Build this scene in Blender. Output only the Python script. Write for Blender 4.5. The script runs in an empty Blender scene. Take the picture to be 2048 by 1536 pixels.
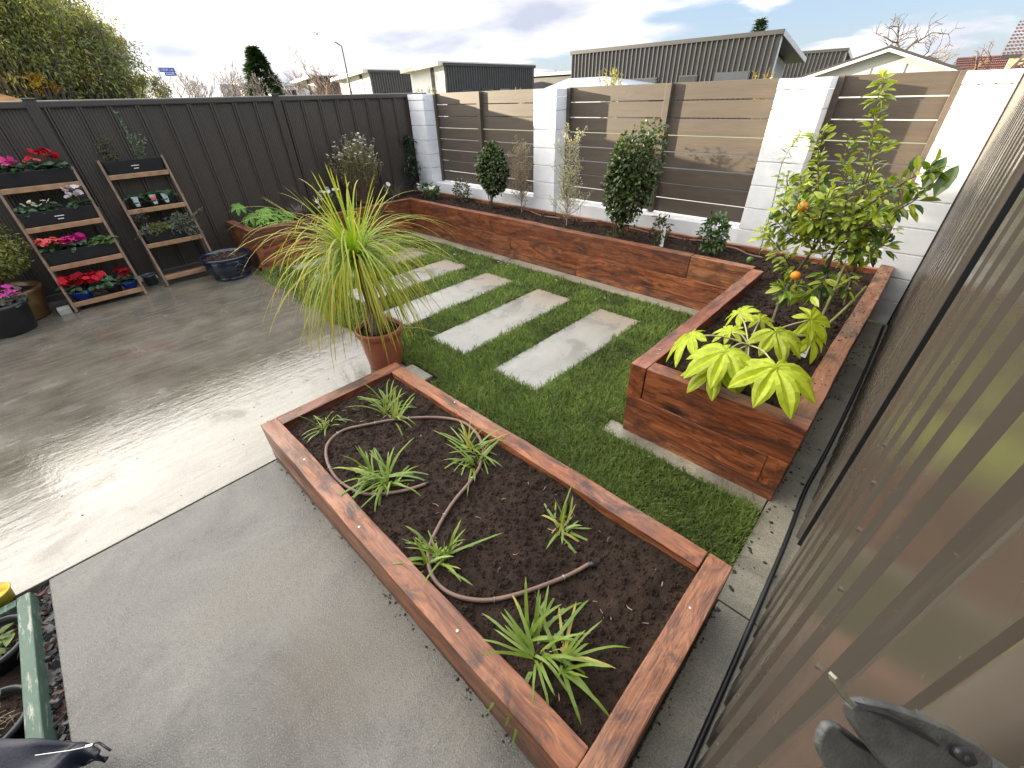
import bpy, bmesh, math
import numpy as np
from mathutils import Matrix, Vector
# ------------------------------------------------------------------ camera, sky, sun, exposure
SC = bpy.context.scene
COL = SC.collection
CAM_H = 1.68
_pi, _ro, _ya = [math.radians(a) for a in (34.784, -1.818, 44.286)]
FWD = np.array([-math.sin(_ya)*math.cos(_pi), math.cos(_ya)*math.cos(_pi), -math.sin(_pi)])
_r = np.array([math.cos(_ya), math.sin(_ya), 0.0]); _u = np.cross(_r, FWD)
RGT = math.cos(_ro)*_r + math.sin(_ro)*_u
UPV = -math.sin(_ro)*_r + math.cos(_ro)*_u
FPX = 828.4
cam = bpy.data.cameras.new('camera'); camo = bpy.data.objects.new('camera', cam); COL.objects.link(camo)
cam.sensor_width = 36; cam.lens = FPX/2048*36; cam.clip_start = .01; cam.clip_end = 3000
M = Matrix.Identity(4)
for i in range(3):
    M[i][0] = RGT[i]; M[i][1] = UPV[i]; M[i][2] = -FWD[i]
M[2][3] = CAM_H
camo.matrix_world = M
SC.camera = camo
SUN_TO = Vector((-1.0, -.40, .148)).normalized()
elev = math.asin(SUN_TO.z)
W = bpy.data.worlds.new('World'); SC.world = W; W.use_nodes = True
SC.view_settings.view_transform = 'Standard'; SC.view_settings.look = 'None'
SC.view_settings.exposure = 1.93; SC.view_settings.gamma = 1
SC.cycles.max_bounces = 8; SC.cycles.transparent_max_bounces = 8
sun = bpy.data.lights.new('sun', 'SUN'); suno = bpy.data.objects.new('sun', sun); COL.objects.link(suno)
sun.energy = 4.6; sun.angle = math.radians(.55); sun.color = (1, .84, .62)
suno.rotation_euler = SUN_TO.to_track_quat('Z', 'Y').to_euler()
suno.location = (0, 0, 60)
def build_world():
    nt = W.node_tree; n = nt.nodes; l = nt.links; n.clear()
    def N(t, **k):
        q = n.new(t)
        for a, b in k.items(): setattr(q, a, b)
        return q
    def math_(op, a, b=None, clamp=False):
        q = N('ShaderNodeMath', operation=op, use_clamp=clamp)
        for i, v in enumerate((a, b)):
            if v is None: continue
            if isinstance(v, (int, float)): q.inputs[i].default_value = v
            else: l.new(v, q.inputs[i])
        return q.outputs[0]
    sky = N('ShaderNodeTexSky', sky_type='NISHITA', sun_disc=False, sun_elevation=elev,
            sun_rotation=math.atan2(SUN_TO.x, SUN_TO.y), altitude=20, air_density=1.0, dust_density=.6, ozone_density=1.5)
    tc = N('ShaderNodeTexCoord'); sep = N('ShaderNodeSeparateXYZ'); l.new(tc.outputs['Generated'], sep.inputs[0])
    x, y, z = sep.outputs
    zz = math_('ADD', math_('MAXIMUM', z, 0), .16)
    cmb = N('ShaderNodeCombineXYZ'); l.new(math_('DIVIDE', x, zz), cmb.inputs[0]); l.new(math_('DIVIDE', y, zz), cmb.inputs[1])
    no = N('ShaderNodeTexNoise'); no.inputs['Scale'].default_value = .80; no.inputs['Detail'].default_value = 8
    no.inputs['Roughness'].default_value = .52; no.inputs['Distortion'].default_value = .4
    mp = N('ShaderNodeMapping'); mp.inputs['Location'].default_value = (9.0, -3.0, 7.0); l.new(cmb.outputs[0], mp.inputs[0]); l.new(mp.outputs[0], no.inputs['Vector'])
    # more cover towards the sunny side, breaks towards the far right
    dsun = N('ShaderNodeVectorMath', operation='DOT_PRODUCT'); l.new(tc.outputs['Generated'], dsun.inputs[0]); dsun.inputs[1].default_value = tuple(SUN_TO)
    ds = dsun.outputs['Value']
    zc = N('ShaderNodeMapRange'); l.new(z, zc.inputs[0]); zc.inputs[1].default_value = .16; zc.inputs[2].default_value = .5; zc.inputs[3].default_value = 0; zc.inputs[4].default_value = .13
    cov = math_('ADD', math_('ADD', no.outputs['Fac'], zc.outputs[0]), math_('MULTIPLY', math_('ADD', ds, .1), .11))
    ramp = N('ShaderNodeMapRange', interpolation_type='SMOOTHSTEP'); l.new(cov, ramp.inputs[0])
    ramp.inputs[1].default_value = .455; ramp.inputs[2].default_value = .555
    no2 = N('ShaderNodeTexNoise'); no2.inputs['Scale'].default_value = 1.3; no2.inputs['Detail'].default_value = 5; l.new(mp.outputs[0], no2.inputs['Vector'])
    dens = N('ShaderNodeMapRange'); l.new(no2.outputs['Fac'], dens.inputs[0]); dens.inputs[1].default_value = .35; dens.inputs[2].default_value = .7
    cl = N('ShaderNodeMixRGB'); l.new(dens.outputs[0], cl.inputs[0]); cl.inputs[1].default_value = (4.7, 4.6, 4.5, 1); cl.inputs[2].default_value = (2.2, 2.35, 2.85, 1)
    glow = math_('POWER', math_('MAXIMUM', ds, 0), 4)
    low = N('ShaderNodeMapRange', interpolation_type='SMOOTHSTEP'); l.new(z, low.inputs[0]); low.inputs[1].default_value = .06; low.inputs[2].default_value = .24; low.inputs[3].default_value = .06; low.inputs[4].default_value = 1
    glow = math_('MULTIPLY', glow, low.outputs[0])
    gl = N('ShaderNodeMixRGB', blend_type='ADD'); l.new(glow, gl.inputs[0]); l.new(cl.outputs[0], gl.inputs[1]); gl.inputs[2].default_value = (15, 13.9, 11.8, 1)
    sk = N('ShaderNodeMixRGB', blend_type='ADD'); sk.inputs[0].default_value = 1; dim = N('ShaderNodeVectorMath', operation='SCALE'); l.new(sky.outputs[0], dim.inputs[0]); dim.inputs[3].default_value = .4; l.new(dim.outputs[0], sk.inputs[1]); sk.inputs[2].default_value = (.95, 1.25, 2.0, 1)
    mix = N('ShaderNodeMixRGB'); l.new(ramp.outputs[0], mix.inputs[0]); l.new(sk.outputs[0], mix.inputs[1]); l.new(gl.outputs[0], mix.inputs[2])
    hi = N('ShaderNodeMapRange', interpolation_type='SMOOTHSTEP'); l.new(z, hi.inputs[0]); hi.inputs[1].default_value = .13; hi.inputs[2].default_value = .5; hi.inputs[3].default_value = 1; hi.inputs[4].default_value = 2.1
    lift = N('ShaderNodeVectorMath', operation='SCALE'); l.new(mix.outputs[0], lift.inputs[0]); l.new(hi.outputs[0], lift.inputs[3])   # brighter cloud overhead
    bg = N('ShaderNodeBackground'); bg.inputs[1].default_value = .08; l.new(lift.outputs[0], bg.inputs[0])
    out = N('ShaderNodeOutputWorld'); l.new(bg.outputs[0], out.inputs[0])
build_world()

# ------------------------------------------------------------------ helpers
def ray(px, py): return FWD + (px-1024)/FPX*RGT - (py-768)/FPX*UPV
EYE = np.array([0, 0, CAM_H])
def uZ(px, py, z): d = ray(px, py); return EYE + d*(z-CAM_H)/d[2]      # where the sight line meets a level plane
def uX(px, py, x): d = ray(px, py); return EYE + d*x/d[0]               # ... a plane along the side fence
def uY(px, py, y): d = ray(px, py); return EYE + d*y/d[1]               # ... a plane along the block wall
def tag(o, label=None, cat=None, group=None, kind=None):
    if label: o['label'] = label
    if cat: o['category'] = cat
    if group: o['group'] = group
    if kind: o['kind'] = kind
    return o
def thing(name, loc, label, cat, group=None):
    o = bpy.data.objects.new(name, None); COL.objects.link(o); o.location = loc; o.empty_display_size = .1
    return tag(o, label, cat, group)
def rng(s): return np.random.RandomState(s)
def nrm(a): return a/np.maximum(np.linalg.norm(a, axis=-1, keepdims=True), 1e-9)

class MB:
    def __init__(s): s.v = []; s.q = []; s.t = []; s.c = []; s.n = 0
    def add(s, v, q=None, t=None, c=(1, 1, 1)):
        v = np.asarray(v, float).reshape(-1, 3); k = len(v)
        if q is not None and len(q): s.q.append(np.asarray(q, int).reshape(-1, 4)+s.n)
        if t is not None and len(t): s.t.append(np.asarray(t, int).reshape(-1, 3)+s.n)
        c = np.asarray(c, float)
        s.c.append(np.broadcast_to(c, (k, 3)) if c.ndim == 1 else c)
        s.v.append(v); s.n += k; return s
    def box(s, x0, x1, y0, y1, z0, z1, c=(1, 1, 1)):
        v = [(x, y, z) for z in (z0, z1) for y in (y0, y1) for x in (x0, x1)]
        return s.add(v, [(0, 2, 3, 1), (4, 5, 7, 6), (0, 1, 5, 4), (2, 6, 7, 3), (0, 4, 6, 2), (1, 3, 7, 5)], c=c)
    def bar(s, a, b, w, h, up=(0, 0, 1), c=(1, 1, 1)):
        a = np.array(a, float); b = np.array(b, float); d = nrm(b-a); up = np.array(up, float)
        sd = nrm(np.cross(d, up)); u2 = np.cross(sd, d); v = []
        for p in (a, b):
            for i, j in ((-1, -1), (1, -1), (1, 1), (-1, 1)): v.append(p+sd*w/2*i+u2*h/2*j)
        return s.add(v, [(3, 2, 1, 0), (4, 5, 6, 7), (0, 1, 5, 4), (1, 2, 6, 5), (2, 3, 7, 6), (3, 0, 4, 7)], c=c)
    def tube(s, pts, r, k=6, c=(1, 1, 1), cap=True):
        pts = np.asarray(pts, float); n = len(pts); r = np.broadcast_to(np.asarray(r, float), (n,))
        d = np.gradient(pts, axis=0) if n > 2 else np.repeat((pts[1]-pts[0])[None], 2, 0)
        d = nrm(d); ref = np.array([0, 0, 1.]) if abs(d[0][2]) < .9 else np.array([1., 0, 0])
        a = np.zeros_like(pts); p = nrm(np.cross(d[0], ref))
        for i in range(n):
            p = nrm(p-d[i]*np.dot(p, d[i])); a[i] = p
        b = np.cross(d, a); th = np.arange(k)*2*math.pi/k
        v = pts[:, None]+r[:, None, None]*(a[:, None]*np.cos(th)[None, :, None]+b[:, None]*np.sin(th)[None, :, None])
        i, j = np.meshgrid(np.arange(n-1), np.arange(k), indexing='ij'); j2 = (j+1) % k
        q = np.stack([i*k+j, i*k+j2, (i+1)*k+j2, (i+1)*k+j], -1).reshape(-1, 4)
        V = v.reshape(-1, 3); t = []
        if cap:
            V = np.vstack([V, pts[:1], pts[-1:]]); t = [(n*k, (x+1) % k, x) for x in range(k)]+[(n*k+1, (n-1)*k+x, (n-1)*k+(x+1) % k) for x in range(k)]
        cc = np.asarray(c, float)
        return s.add(V, q, t, cc)
    def lathe(s, prof, cx, cy, k=32, c=(1, 1, 1), sx=1, sy=1, z0=0):
        prof = np.asarray(prof, float); n = len(prof); th = np.arange(k)*2*math.pi/k
        v = np.stack([cx+sx*prof[:, 0:1]*np.cos(th), cy+sy*prof[:, 0:1]*np.sin(th), z0+np.repeat(prof[:, 1:2], k, 1)], -1)
        i, j = np.meshgrid(np.arange(n-1), np.arange(k), indexing='ij'); j2 = (j+1) % k
        return s.add(v.reshape(-1, 3), np.stack([i*k+j, i*k+j2, (i+1)*k+j2, (i+1)*k+j], -1).reshape(-1, 4), c=c)
    def leaves(s, P, D, N, L, Wd, col, droop=.15, fold=.25, st=((0, .06), (.3, .85), (.62, .9), (.85, .5), (1, .03))):
        P = np.asarray(P, float); n = len(P); D = nrm(np.asarray(D, float)); N = np.asarray(N, float)
        S = nrm(np.cross(D, N)); N = np.cross(S, D)
        L = np.broadcast_to(L, (n,))[:, None]; Wd = np.broadcast_to(Wd, (n,))[:, None]; droop = np.broadcast_to(droop, (n,))[:, None]
        V = []
        for t, w in st:
            c = P+D*L*t-N*droop*L*t*t-np.array([0, 0, 1.])*droop*.5*L*t*t
            e = S*Wd*w*.5; f = N*fold*Wd*w*.5
            V += [c-e+f, c, c+e+f]
        m = len(st); V = np.stack(V, 1)
        q = []
        for i in range(m-1):
            for j in range(2): a = i*3+j; q.append((a, a+1, a+4, a+3))
        q = (np.arange(n)*m*3)[:, None, None]+np.array(q)[None]
        col = np.asarray(col, float)
        if col.ndim == 2: col = np.repeat(col, m*3, 0)
        return s.add(V.reshape(-1, 3), q.reshape(-1, 4), c=col)
    def blades(s, P, D, L, Wd, col, grav=.6, seg=6, taper=.75, tip=None, wig=0, seed=0, colT=None):
        R = rng(seed+77)
        P = np.array(P, float); n = len(P); D = nrm(np.array(D, float)); L = np.broadcast_to(L, (n,)).astype(float); Wd = np.broadcast_to(Wd, (n,)).astype(float)
        grav = np.broadcast_to(grav, (n,)).astype(float); col = np.broadcast_to(np.asarray(col, float), (n, 3))
        side = np.cross(D, [0, 0, 1.]); bad = np.linalg.norm(side, axis=1) < .05
        side[bad] = R.normal(size=(bad.sum(), 3)); side = nrm(side); V = []; C = []; p = P.copy()
        for i in range(seg+1):
            t = i/seg; w = Wd*(1-t**2.2*taper) if i < seg else Wd*.04
            if i == 0: w = Wd*.8
            V += [p-side*w[:, None]/2, p+side*w[:, None]/2]
            cc = col if colT is None else col*(1-t**2)+np.asarray(colT)*t**2
            C += [cc, cc]
            D = D.copy(); D[:, 2] -= grav/seg; 
            if wig: D += R.normal(size=D.shape)*wig
            D = nrm(D); p = p+D*(L/seg)[:, None]
        V = np.stack(V, 1); C = np.stack(C, 1); m = (seg+1)*2
        q = (np.arange(n)*m)[:, None, None]+np.array([(2*i, 2*i+1, 2*i+3, 2*i+2) for i in range(seg)])[None]
        return s.add(V.reshape(-1, 3), q.reshape(-1, 4), c=C.reshape(-1, 3))
    def blob(s, c, r, seed=0, col=(1, 1, 1), k=8, sq=(1, 1, 1), rough=.15):
        R = rng(seed); m = k//2+1; V = []
        for i in range(m+1):
            ph = math.pi*i/m
            for j in range(k):
                th = 2*math.pi*j/k; rr = r*(1+R.uniform(-rough, rough))
                V.append((c[0]+rr*sq[0]*math.sin(ph)*math.cos(th), c[1]+rr*sq[1]*math.sin(ph)*math.sin(th), c[2]+rr*sq[2]*math.cos(ph)))
        q = [(i*k+j, (i+1)*k+j, (i+1)*k+(j+1) % k, i*k+(j+1) % k) for i in range(m) for j in range(k)]
        return s.add(V, q, c=col)
    def build(s, name, mat, parent=None, smooth=False, bevel=0, kind=None):
        V = np.vstack(s.v); C = np.vstack(s.c)
        Q = np.vstack(s.q) if s.q else np.zeros((0, 4), int); T = np.vstack(s.t) if s.t else np.zeros((0, 3), int)
        off = np.zeros(3)
        if parent is not None:
            q = parent
            while q is not None: off = off+np.array(q.location); q = q.parent
        me = bpy.data.meshes.new(name); me.vertices.add(len(V)); me.vertices.foreach_set('co', (V-off).ravel())
        nl = Q.size+T.size; me.loops.add(nl); me.loops.foreach_set('vertex_index', np.concatenate([Q.ravel(), T.ravel()]).astype(np.int32))
        me.polygons.add(len(Q)+len(T))
        ls = np.concatenate([np.arange(len(Q))*4, Q.size+np.arange(len(T))*3]); me.polygons.foreach_set('loop_start', ls.astype(np.int32))
        me.polygons.foreach_set('loop_total', np.concatenate([np.full(len(Q), 4), np.full(len(T), 3)]).astype(np.int32))
        me.polygons.foreach_set('use_smooth', np.full(len(Q)+len(T), bool(smooth)))
        a = me.color_attributes.new('Col', 'FLOAT_COLOR', 'POINT'); a.data.foreach_set('color', np.hstack([C, np.ones((len(C), 1))]).ravel())
        me.update(calc_edges=True); me.validate()
        if mat: me.materials.append(mat)
        o = bpy.data.objects.new(name, me); COL.objects.link(o)
        if parent is not None: o.parent = parent
        if bevel:
            b = o.modifiers.new('bevel', 'BEVEL'); b.width = bevel; b.segments = 2; b.limit_method = 'ANGLE'
        if kind: o['kind'] = kind
        return o
def vnoise(shape, cell, seed, oct=4, gain=.5):                            # smooth random height map
    R = rng(seed); h = np.zeros(shape); amp = 1.
    for o in range(oct):
        gy, gx = int(shape[0]/cell)+3, int(shape[1]/cell)+3; g = R.uniform(-1, 1, (gy, gx))
        yy = np.arange(shape[0])/cell; xx = np.arange(shape[1])/cell; y0 = yy.astype(int); x0 = xx.astype(int)
        fy = (yy-y0)[:, None]; fx = (xx-x0)[None]; fy = fy*fy*(3-2*fy); fx = fx*fx*(3-2*fx)
        a = g[y0][:, x0]; b = g[y0][:, x0+1]; c = g[y0+1][:, x0]; d = g[y0+1][:, x0+1]
        h += amp*((a*(1-fx)+b*fx)*(1-fy)+(c*(1-fx)+d*fx)*fy); amp *= gain; cell = max(1.01, cell/2)
    return h

# ------------------------------------------------------------------ materials
class NT:
    def __init__(s, name):
        s.m = bpy.data.materials.new(name); s.m.use_nodes = True; s.nt = s.m.node_tree; s.n = s.nt.nodes; s.l = s.nt.links
        s.p = s.n['Principled BSDF']; s.out = s.n['Material Output']
    def N(s, t, ins=None, **k):
        q = s.n.new(t)
        for a, b in k.items(): setattr(q, a, b)
        for a, b in (ins or {}).items(): s.set(q.inputs[a], b)
        return q
    def set(s, sock, v):
        if hasattr(v, 'node'): s.l.new(v, sock)
        elif isinstance(v, (tuple, list)) and len(v) == 3 and sock.type == 'RGBA': sock.default_value = (*v, 1)
        else: sock.default_value = v
    def coord(s, scale=(1, 1, 1), obj=True, rot=(0, 0, 0), loc=(0, 0, 0), world=False):
        if world: src = s.N('ShaderNodeNewGeometry').outputs['Position']
        else: src = s.N('ShaderNodeTexCoord').outputs['Object' if obj else 'Generated']
        return s.N('ShaderNodeMapping', {'Vector': src, 'Scale': scale, 'Rotation': rot, 'Location': loc}).outputs[0]
    def noise(s, vec, scale, detail=5, rough=.55, dist=0): 
        return s.N('ShaderNodeTexNoise', {'Vector': vec, 'Scale': scale, 'Detail': detail, 'Roughness': rough, 'Distortion': dist}).outputs['Fac']
    def ramp(s, f, *stops):
        r = s.N('ShaderNodeValToRGB', {'Fac': f}); e = r.color_ramp.elements
        while len(e) < len(stops): e.new(.5)
        for q, (p, c) in zip(e, stops): q.position = p; q.color = (*c, 1) if isinstance(c, (tuple, list)) else (c, c, c, 1)
        return r.outputs[0]
    def mr(s, f, a, b, c=0, d=1): return s.N('ShaderNodeMapRange', {0: f, 1: a, 2: b, 3: c, 4: d}).outputs[0]
    def mix(s, f, a, b, mode='MIX'): return s.N('ShaderNodeMixRGB', {0: f, 1: a, 2: b}, blend_type=mode).outputs[0]
    def math(s, op, a, b=0): return s.N('ShaderNodeMath', {0: a, 1: b}, operation=op).outputs[0]
    def bump(s, h, dist, strength=1, normal=None):
        d = {'Height': h, 'Distance': dist, 'Strength': strength}
        if normal is not None: d['Normal'] = normal
        return s.N('ShaderNodeBump', d).outputs[0]
    def fin(s, **k):
        for a, b in k.items(): s.set(s.p.inputs[a.replace('_', ' ')], b)
        return s.m
def simple(name, col, rough=.6, var=.25, scale=12, bump=0, bscale=60, attr=False, metal=0, spec=.5):
    t = NT(name); c = t.coord()
    n = t.noise(c, scale, 6)
    base = t.N('ShaderNodeVertexColor', layer_name='Col').outputs[0] if attr else col
    cc = t.mix(t.mr(n, .3, .7), base, tuple(max(0, x*(1-var)) for x in col) if not attr else t.mix(1.0, base, (1-var,)*3, 'MULTIPLY'))
    k = dict(Base_Color=cc, Roughness=rough, Metallic=metal, Specular_IOR_Level=spec)
    if bump: k['Normal'] = t.bump(t.noise(c, bscale, 4), bump)
    return t.fin(**k)
def leafmat(name, rough=.42, trans=.35, spec=.4, tint=(1.25, 1.3, .5)):
    t = NT(name); a = t.N('ShaderNodeVertexColor', layer_name='Col').outputs[0]
    n = t.noise(t.coord(), 35, 3); c = t.mix(t.mr(n, .3, .7), a, t.mix(1.0, a, (.72, .76, .7), 'MULTIPLY'))
    t.fin(Base_Color=c, Roughness=rough, Specular_IOR_Level=spec)
    tr = t.N('ShaderNodeBsdfTranslucent', {'Color': t.mix(1.0, c, tint, 'MULTIPLY')})
    ms = t.N('ShaderNodeMixShader', {0: trans, 1: t.p.outputs[0], 2: tr.outputs[0]})
    t.l.new(ms.outputs[0], t.out.inputs[0]); return t.m

def m_wood():
    t = NT('stained_hardwood'); oi = t.N('ShaderNodeObjectInfo'); rnd = oi.outputs['Random']
    tc = t.N('ShaderNodeTexCoord').outputs['Object']
    off = t.N('ShaderNodeCombineXYZ', {0: t.math('MULTIPLY', rnd, 37.0), 1: t.math('MULTIPLY', rnd, 11.0), 2: t.math('MULTIPLY', rnd, 23.0)}).outputs[0]
    v = t.N('ShaderNodeVectorMath', {0: tc, 1: off}, operation='ADD').outputs[0]
    def mp(s): return t.N('ShaderNodeMapping', {'Vector': v, 'Scale': s}).outputs[0]
    warp = t.noise(mp((1.6, 5, 5)), 1.0, 3)
    wv = t.N('ShaderNodeVectorMath', {0: mp((1.0, 13, 13)), 1: t.N('ShaderNodeCombineXYZ', {1: t.math('MULTIPLY', warp, 5.0), 2: t.math('MULTIPLY', warp, 4.0)}).outputs[0]}, operation='ADD').outputs[0]
    g1 = t.noise(wv, 1.6, 8, .62, .6)
    g2 = t.noise(mp((5, 150, 150)), 1.0, 4, .6)
    big = t.noise(mp((2.2, 7, 7)), 1.0, 4, .55, .5)
    c = t.ramp(g1, (.26, (.076, .023, .011)), (.44, (.225, .074, .031)), (.61, (.37, .138, .058)), (.81, (.51, .235, .12)))
    hue = t.mix(rnd, (1.06, .86, .78), (.92, 1.12, 1.12)); c = t.mix(1.0, c, hue, 'MULTIPLY')
    val = t.mr(t.math('FRACT', t.math('MULTIPLY', rnd, 7.31)), 0, 1, .62, 1.12)
    c = t.mix(1.0, c, t.N('ShaderNodeCombineXYZ', {0: val, 1: val, 2: val}).outputs[0], 'MULTIPLY')
    g3 = t.noise(t.N('ShaderNodeVectorMath', {0: mp((3.0, 70, 70)), 1: t.N('ShaderNodeCombineXYZ', {1: t.math('MULTIPLY', warp, 26.0), 2: t.math('MULTIPLY', warp, 21.0)}).outputs[0]}, operation='ADD').outputs[0], 1.0, 4, .6)
    c = t.mix(t.mr(g2, .50, .68, 0, .6), c, (.05, .016, .009)); c = t.mix(t.mr(g3, .50, .64, 0, .62), c, (.045, .015, .009))
    # dark resin and water stains, a few near-black knots, checks along the grain
    st = t.mr(t.noise(mp((2.6, 7, 7)), 1.0, 6, .62, 1.6), .50, .66, 0, .88); c = t.mix(st, c, (.048, .020, .014))
    ck = t.mr(t.noise(mp((2.4, 55, 55)), 1.0, 3, .5, .5), .66, .72, 0, .85); c = t.mix(ck, c, (.016, .008, .006))
    kn = t.N('ShaderNodeTexVoronoi', {'Vector': mp((1.5, 4.6, 4.6)), 'Scale': 1.0}).outputs['Distance']
    c = t.mix(t.mr(kn, .05, .16, .95, 0), c, (.015, .009, .008))
    geo = t.N('ShaderNodeNewGeometry'); nz = t.N('ShaderNodeSeparateXYZ', {0: geo.outputs['Normal']}).outputs[2]
    top = t.mr(nz, .6, .9)
    c = t.mix(t.math('MULTIPLY', top, t.mr(t.math('ADD', t.math('MULTIPLY', big, .6), t.math('MULTIPLY', g2, .4)), .44, .60, .0, .55)), c, (.37, .175, .105))     # weathered tone with a pinkish wet sheen painted onto the upper faces
    dirt = t.math('MULTIPLY', top, t.mr(t.noise(mp((4.5, 9, 9)), 1.0, 7, .72, .6), .50, .64, 0, .85)); c = t.mix(dirt, c, (.040, .024, .020))
    h = t.math('ADD', t.math('MULTIPLY', g1, .7), t.math('MULTIPLY', g2, .45))
    return t.fin(Base_Color=c, Roughness=t.mr(big, .3, .7, .55, .25), Specular_IOR_Level=.5, Normal=t.bump(h, .0055, 1))
def m_concrete(wet, gain=(.93, .90, .85), nm='brushed_concrete'):
    t = NT('wet_concrete' if wet else nm); w = t.coord(world=True)
    br = t.noise(t.coord((22, 3.0, 10), world=True, rot=(0, 0, .12)), 1.0, 6, .6, .6)        # broom strokes
    big = t.noise(w, .75, 5, .6, .4); mid = t.noise(w, 3.2, 6, .6); fine = t.noise(w, 55, 5, .7); sp = t.noise(w, 210, 2, .5)
    if wet:
        c = t.ramp(mid, (.3, (.074, .062, .044)), (.55, (.130, .112, .083)), (.75, (.185, .163, .126)))
        c = t.mix(t.mr(big, .5, .66, 0, .55), c, (.085, .088, .045)); c = t.mix(t.mr(br, .45, .75, 0, .35), c, (.27, .25, .22))
        d = t.N('ShaderNodeVectorMath', {0: w, 1: (-4.35, .1, 0)}, operation='DISTANCE').outputs['Value']
        dd = t.math('ADD', d, t.math('MULTIPLY', t.math('SUBTRACT', mid, .5), .5)); c = t.mix(t.mr(dd, .04, .20, .28, 0), c, (.20, .08, .065))
    else:
        md2 = t.math('ADD', t.math('MULTIPLY', t.noise(w, 1.7, 7, .65, .8), 1.6), -.30)
        c = t.ramp(md2, (.28, (.07, .07, .068)), (.45, (.125, .124, .120)), (.62, (.185, .182, .173)), (.8, (.245, .237, .22)))
        c = t.mix(t.mr(big, .5, .68, 0, .5), c, (.20, .19, .165)); c = t.mix(t.mr(br, .54, .78, 0, .28), c, (.10, .097, .094))
        c = t.mix(t.mr(t.noise(w, 7, 5, .7), .58, .72, 0, .4), c, (.115, .11, .10))
        for q, rr, cc in (((-.95, -.02, 0), .3, (.10, .075, .045)), ((-1.45, -.1, 0), .34, (.16, .15, .13)), ((-1.75, -.55, 0), .3, (.15, .145, .135))):
            d = t.N('ShaderNodeVectorMath', {0: w, 1: q}, operation='DISTANCE').outputs['Value']
            dd = t.math('ADD', d, t.math('MULTIPLY', t.math('SUBTRACT', fine, .5), .35)); c = t.mix(t.mr(dd, .02, rr, .6, 0), c, cc)
    c = t.mix(t.mr(fine, .46, .7, 0, .5), c, (.07, .066, .06)); c = t.mix(t.mr(sp, .55, .68, 0, .55), c, (.05, .047, .043)); c = t.mix(t.mr(sp, .45, .32, 0, .35), c, (.36, .35, .33))
    h = t.math('ADD', t.math('MULTIPLY', br, .9), t.math('ADD', t.math('MULTIPLY', fine, .30), t.math('MULTIPLY', mid, 1.2)))
    if not wet: c = t.mix(1.0, c, gain, 'MULTIPLY')
    if wet:
        r = t.math('ADD', t.mr(t.math('ADD', t.math('MULTIPLY', mid, .6), t.math('MULTIPLY', big, .4)), .36, .66, .02, .13), t.mr(t.noise(w, 2.1, 6, .65, .7), .54, .66, 0, .22)); h = t.math('ADD', h, t.math('MULTIPLY', t.noise(w, 16, 3, .5), .9))
        return t.fin(Base_Color=c, Roughness=r, IOR=1.5, Specular_IOR_Level=.8, Normal=t.bump(h, .0026, .5))
    return t.fin(Base_Color=c, Roughness=t.mr(md2, .3, .7, .22, .5), Specular_IOR_Level=.45, Normal=t.bump(t.math('ADD', t.math('MULTIPLY', h, .6), t.math('MULTIPLY', sp, .5)), .005, .8))
def m_paver():
    t = NT('paver_concrete'); w = t.coord(world=True); oi = t.N('ShaderNodeObjectInfo').outputs['Random']
    br = t.noise(t.coord((16, 3, 8), world=True, rot=(0, 0, 1.2)), 1.0, 6, .6, .5); mid = t.noise(w, 3.5, 6, .6, .4); fine = t.noise(w, 70, 4, .7)
    c = t.ramp(mid, (.28, (.165, .158, .135)), (.5, (.255, .248, .222)), (.72, (.335, .328, .30)))
    c = t.mix(t.mr(br, .5, .8, 0, .3), c, (.2, .185, .15)); c = t.mix(t.mr(fine, .52, .8, 0, .4), c, (.13, .12, .1))
    sep = t.N('ShaderNodeSeparateXYZ', {0: w}).outputs[1]; tan = t.mr(t.math('ADD', sep, t.math('MULTIPLY', t.math('SUBTRACT', mid, .5), 1.6)), 2.75, 3.25, 0, .6)
    c = t.mix(tan, c, (.25, .18, .11))
    h = t.math('ADD', br, t.math('MULTIPLY', fine, .4))
    return t.fin(Base_Color=c, Roughness=t.mr(mid, .38, .6, .16, .42), Specular_IOR_Level=.6, Normal=t.bump(h, .003, .7))
def m_soil():
    t = NT('garden_soil'); w = t.coord(world=True); n = t.noise(w, 18, 8, .7); f = t.noise(w, 130, 4, .7)
    c = t.ramp(n, (.3, (.013, .0075, .005)), (.55, (.034, .0205, .0145)), (.8, (.066, .041, .030)))
    c = t.mix(t.mr(f, .6, .75, 0, .5), c, (.075, .052, .04))
    return t.fin(Base_Color=c, Roughness=.85, Specular_IOR_Level=.2, Normal=t.bump(t.math('ADD', n, t.math('MULTIPLY', f, .6)), .012, 1))
def m_block():
    t = NT('white_painted_block'); w = t.coord(world=True); n = t.noise(w, 6, 5); f = t.noise(w, 120, 3, .6)
    c = t.mix(t.mr(n, .35, .7), (.80, .81, .82), (.69, .71, .73))
    sp = t.N('ShaderNodeSeparateXYZ', {0: w}).outputs[2]
    c = t.mix(t.math('MULTIPLY', t.mr(sp, .0, .5, .5, 0), t.mr(n, .4, .6)), c, (.42, .39, .33))
    return t.fin(Base_Color=c, Roughness=.55, Normal=t.bump(f, .0025, .8))
def m_steel(name, col, streak=.3, rough=.42, dirt=(.2, .19, .17), dent=.0012):
    t = NT(name); w = t.coord(world=True)
    s = t.noise(t.coord((30, 30, 1.2), world=True), 1.0, 5, .6); n = t.noise(w, 2.2, 6, .6); f = t.noise(w, 90, 3)
    c = t.mix(t.mr(n, .3, .7), col, tuple(x*.82 for x in col)); c = t.mix(t.mr(s, .56, .8, 0, streak), c, dirt)
    c = t.mix(t.mr(f, .68, .76, 0, .35), c, tuple(min(1, x*2.2) for x in col))
    return t.fin(Base_Color=c, Roughness=t.mr(n, .3, .7, rough-.06, rough+.12), Specular_IOR_Level=.5, Normal=t.bump(t.noise(w, 3.5, 2), dent, .5))
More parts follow.
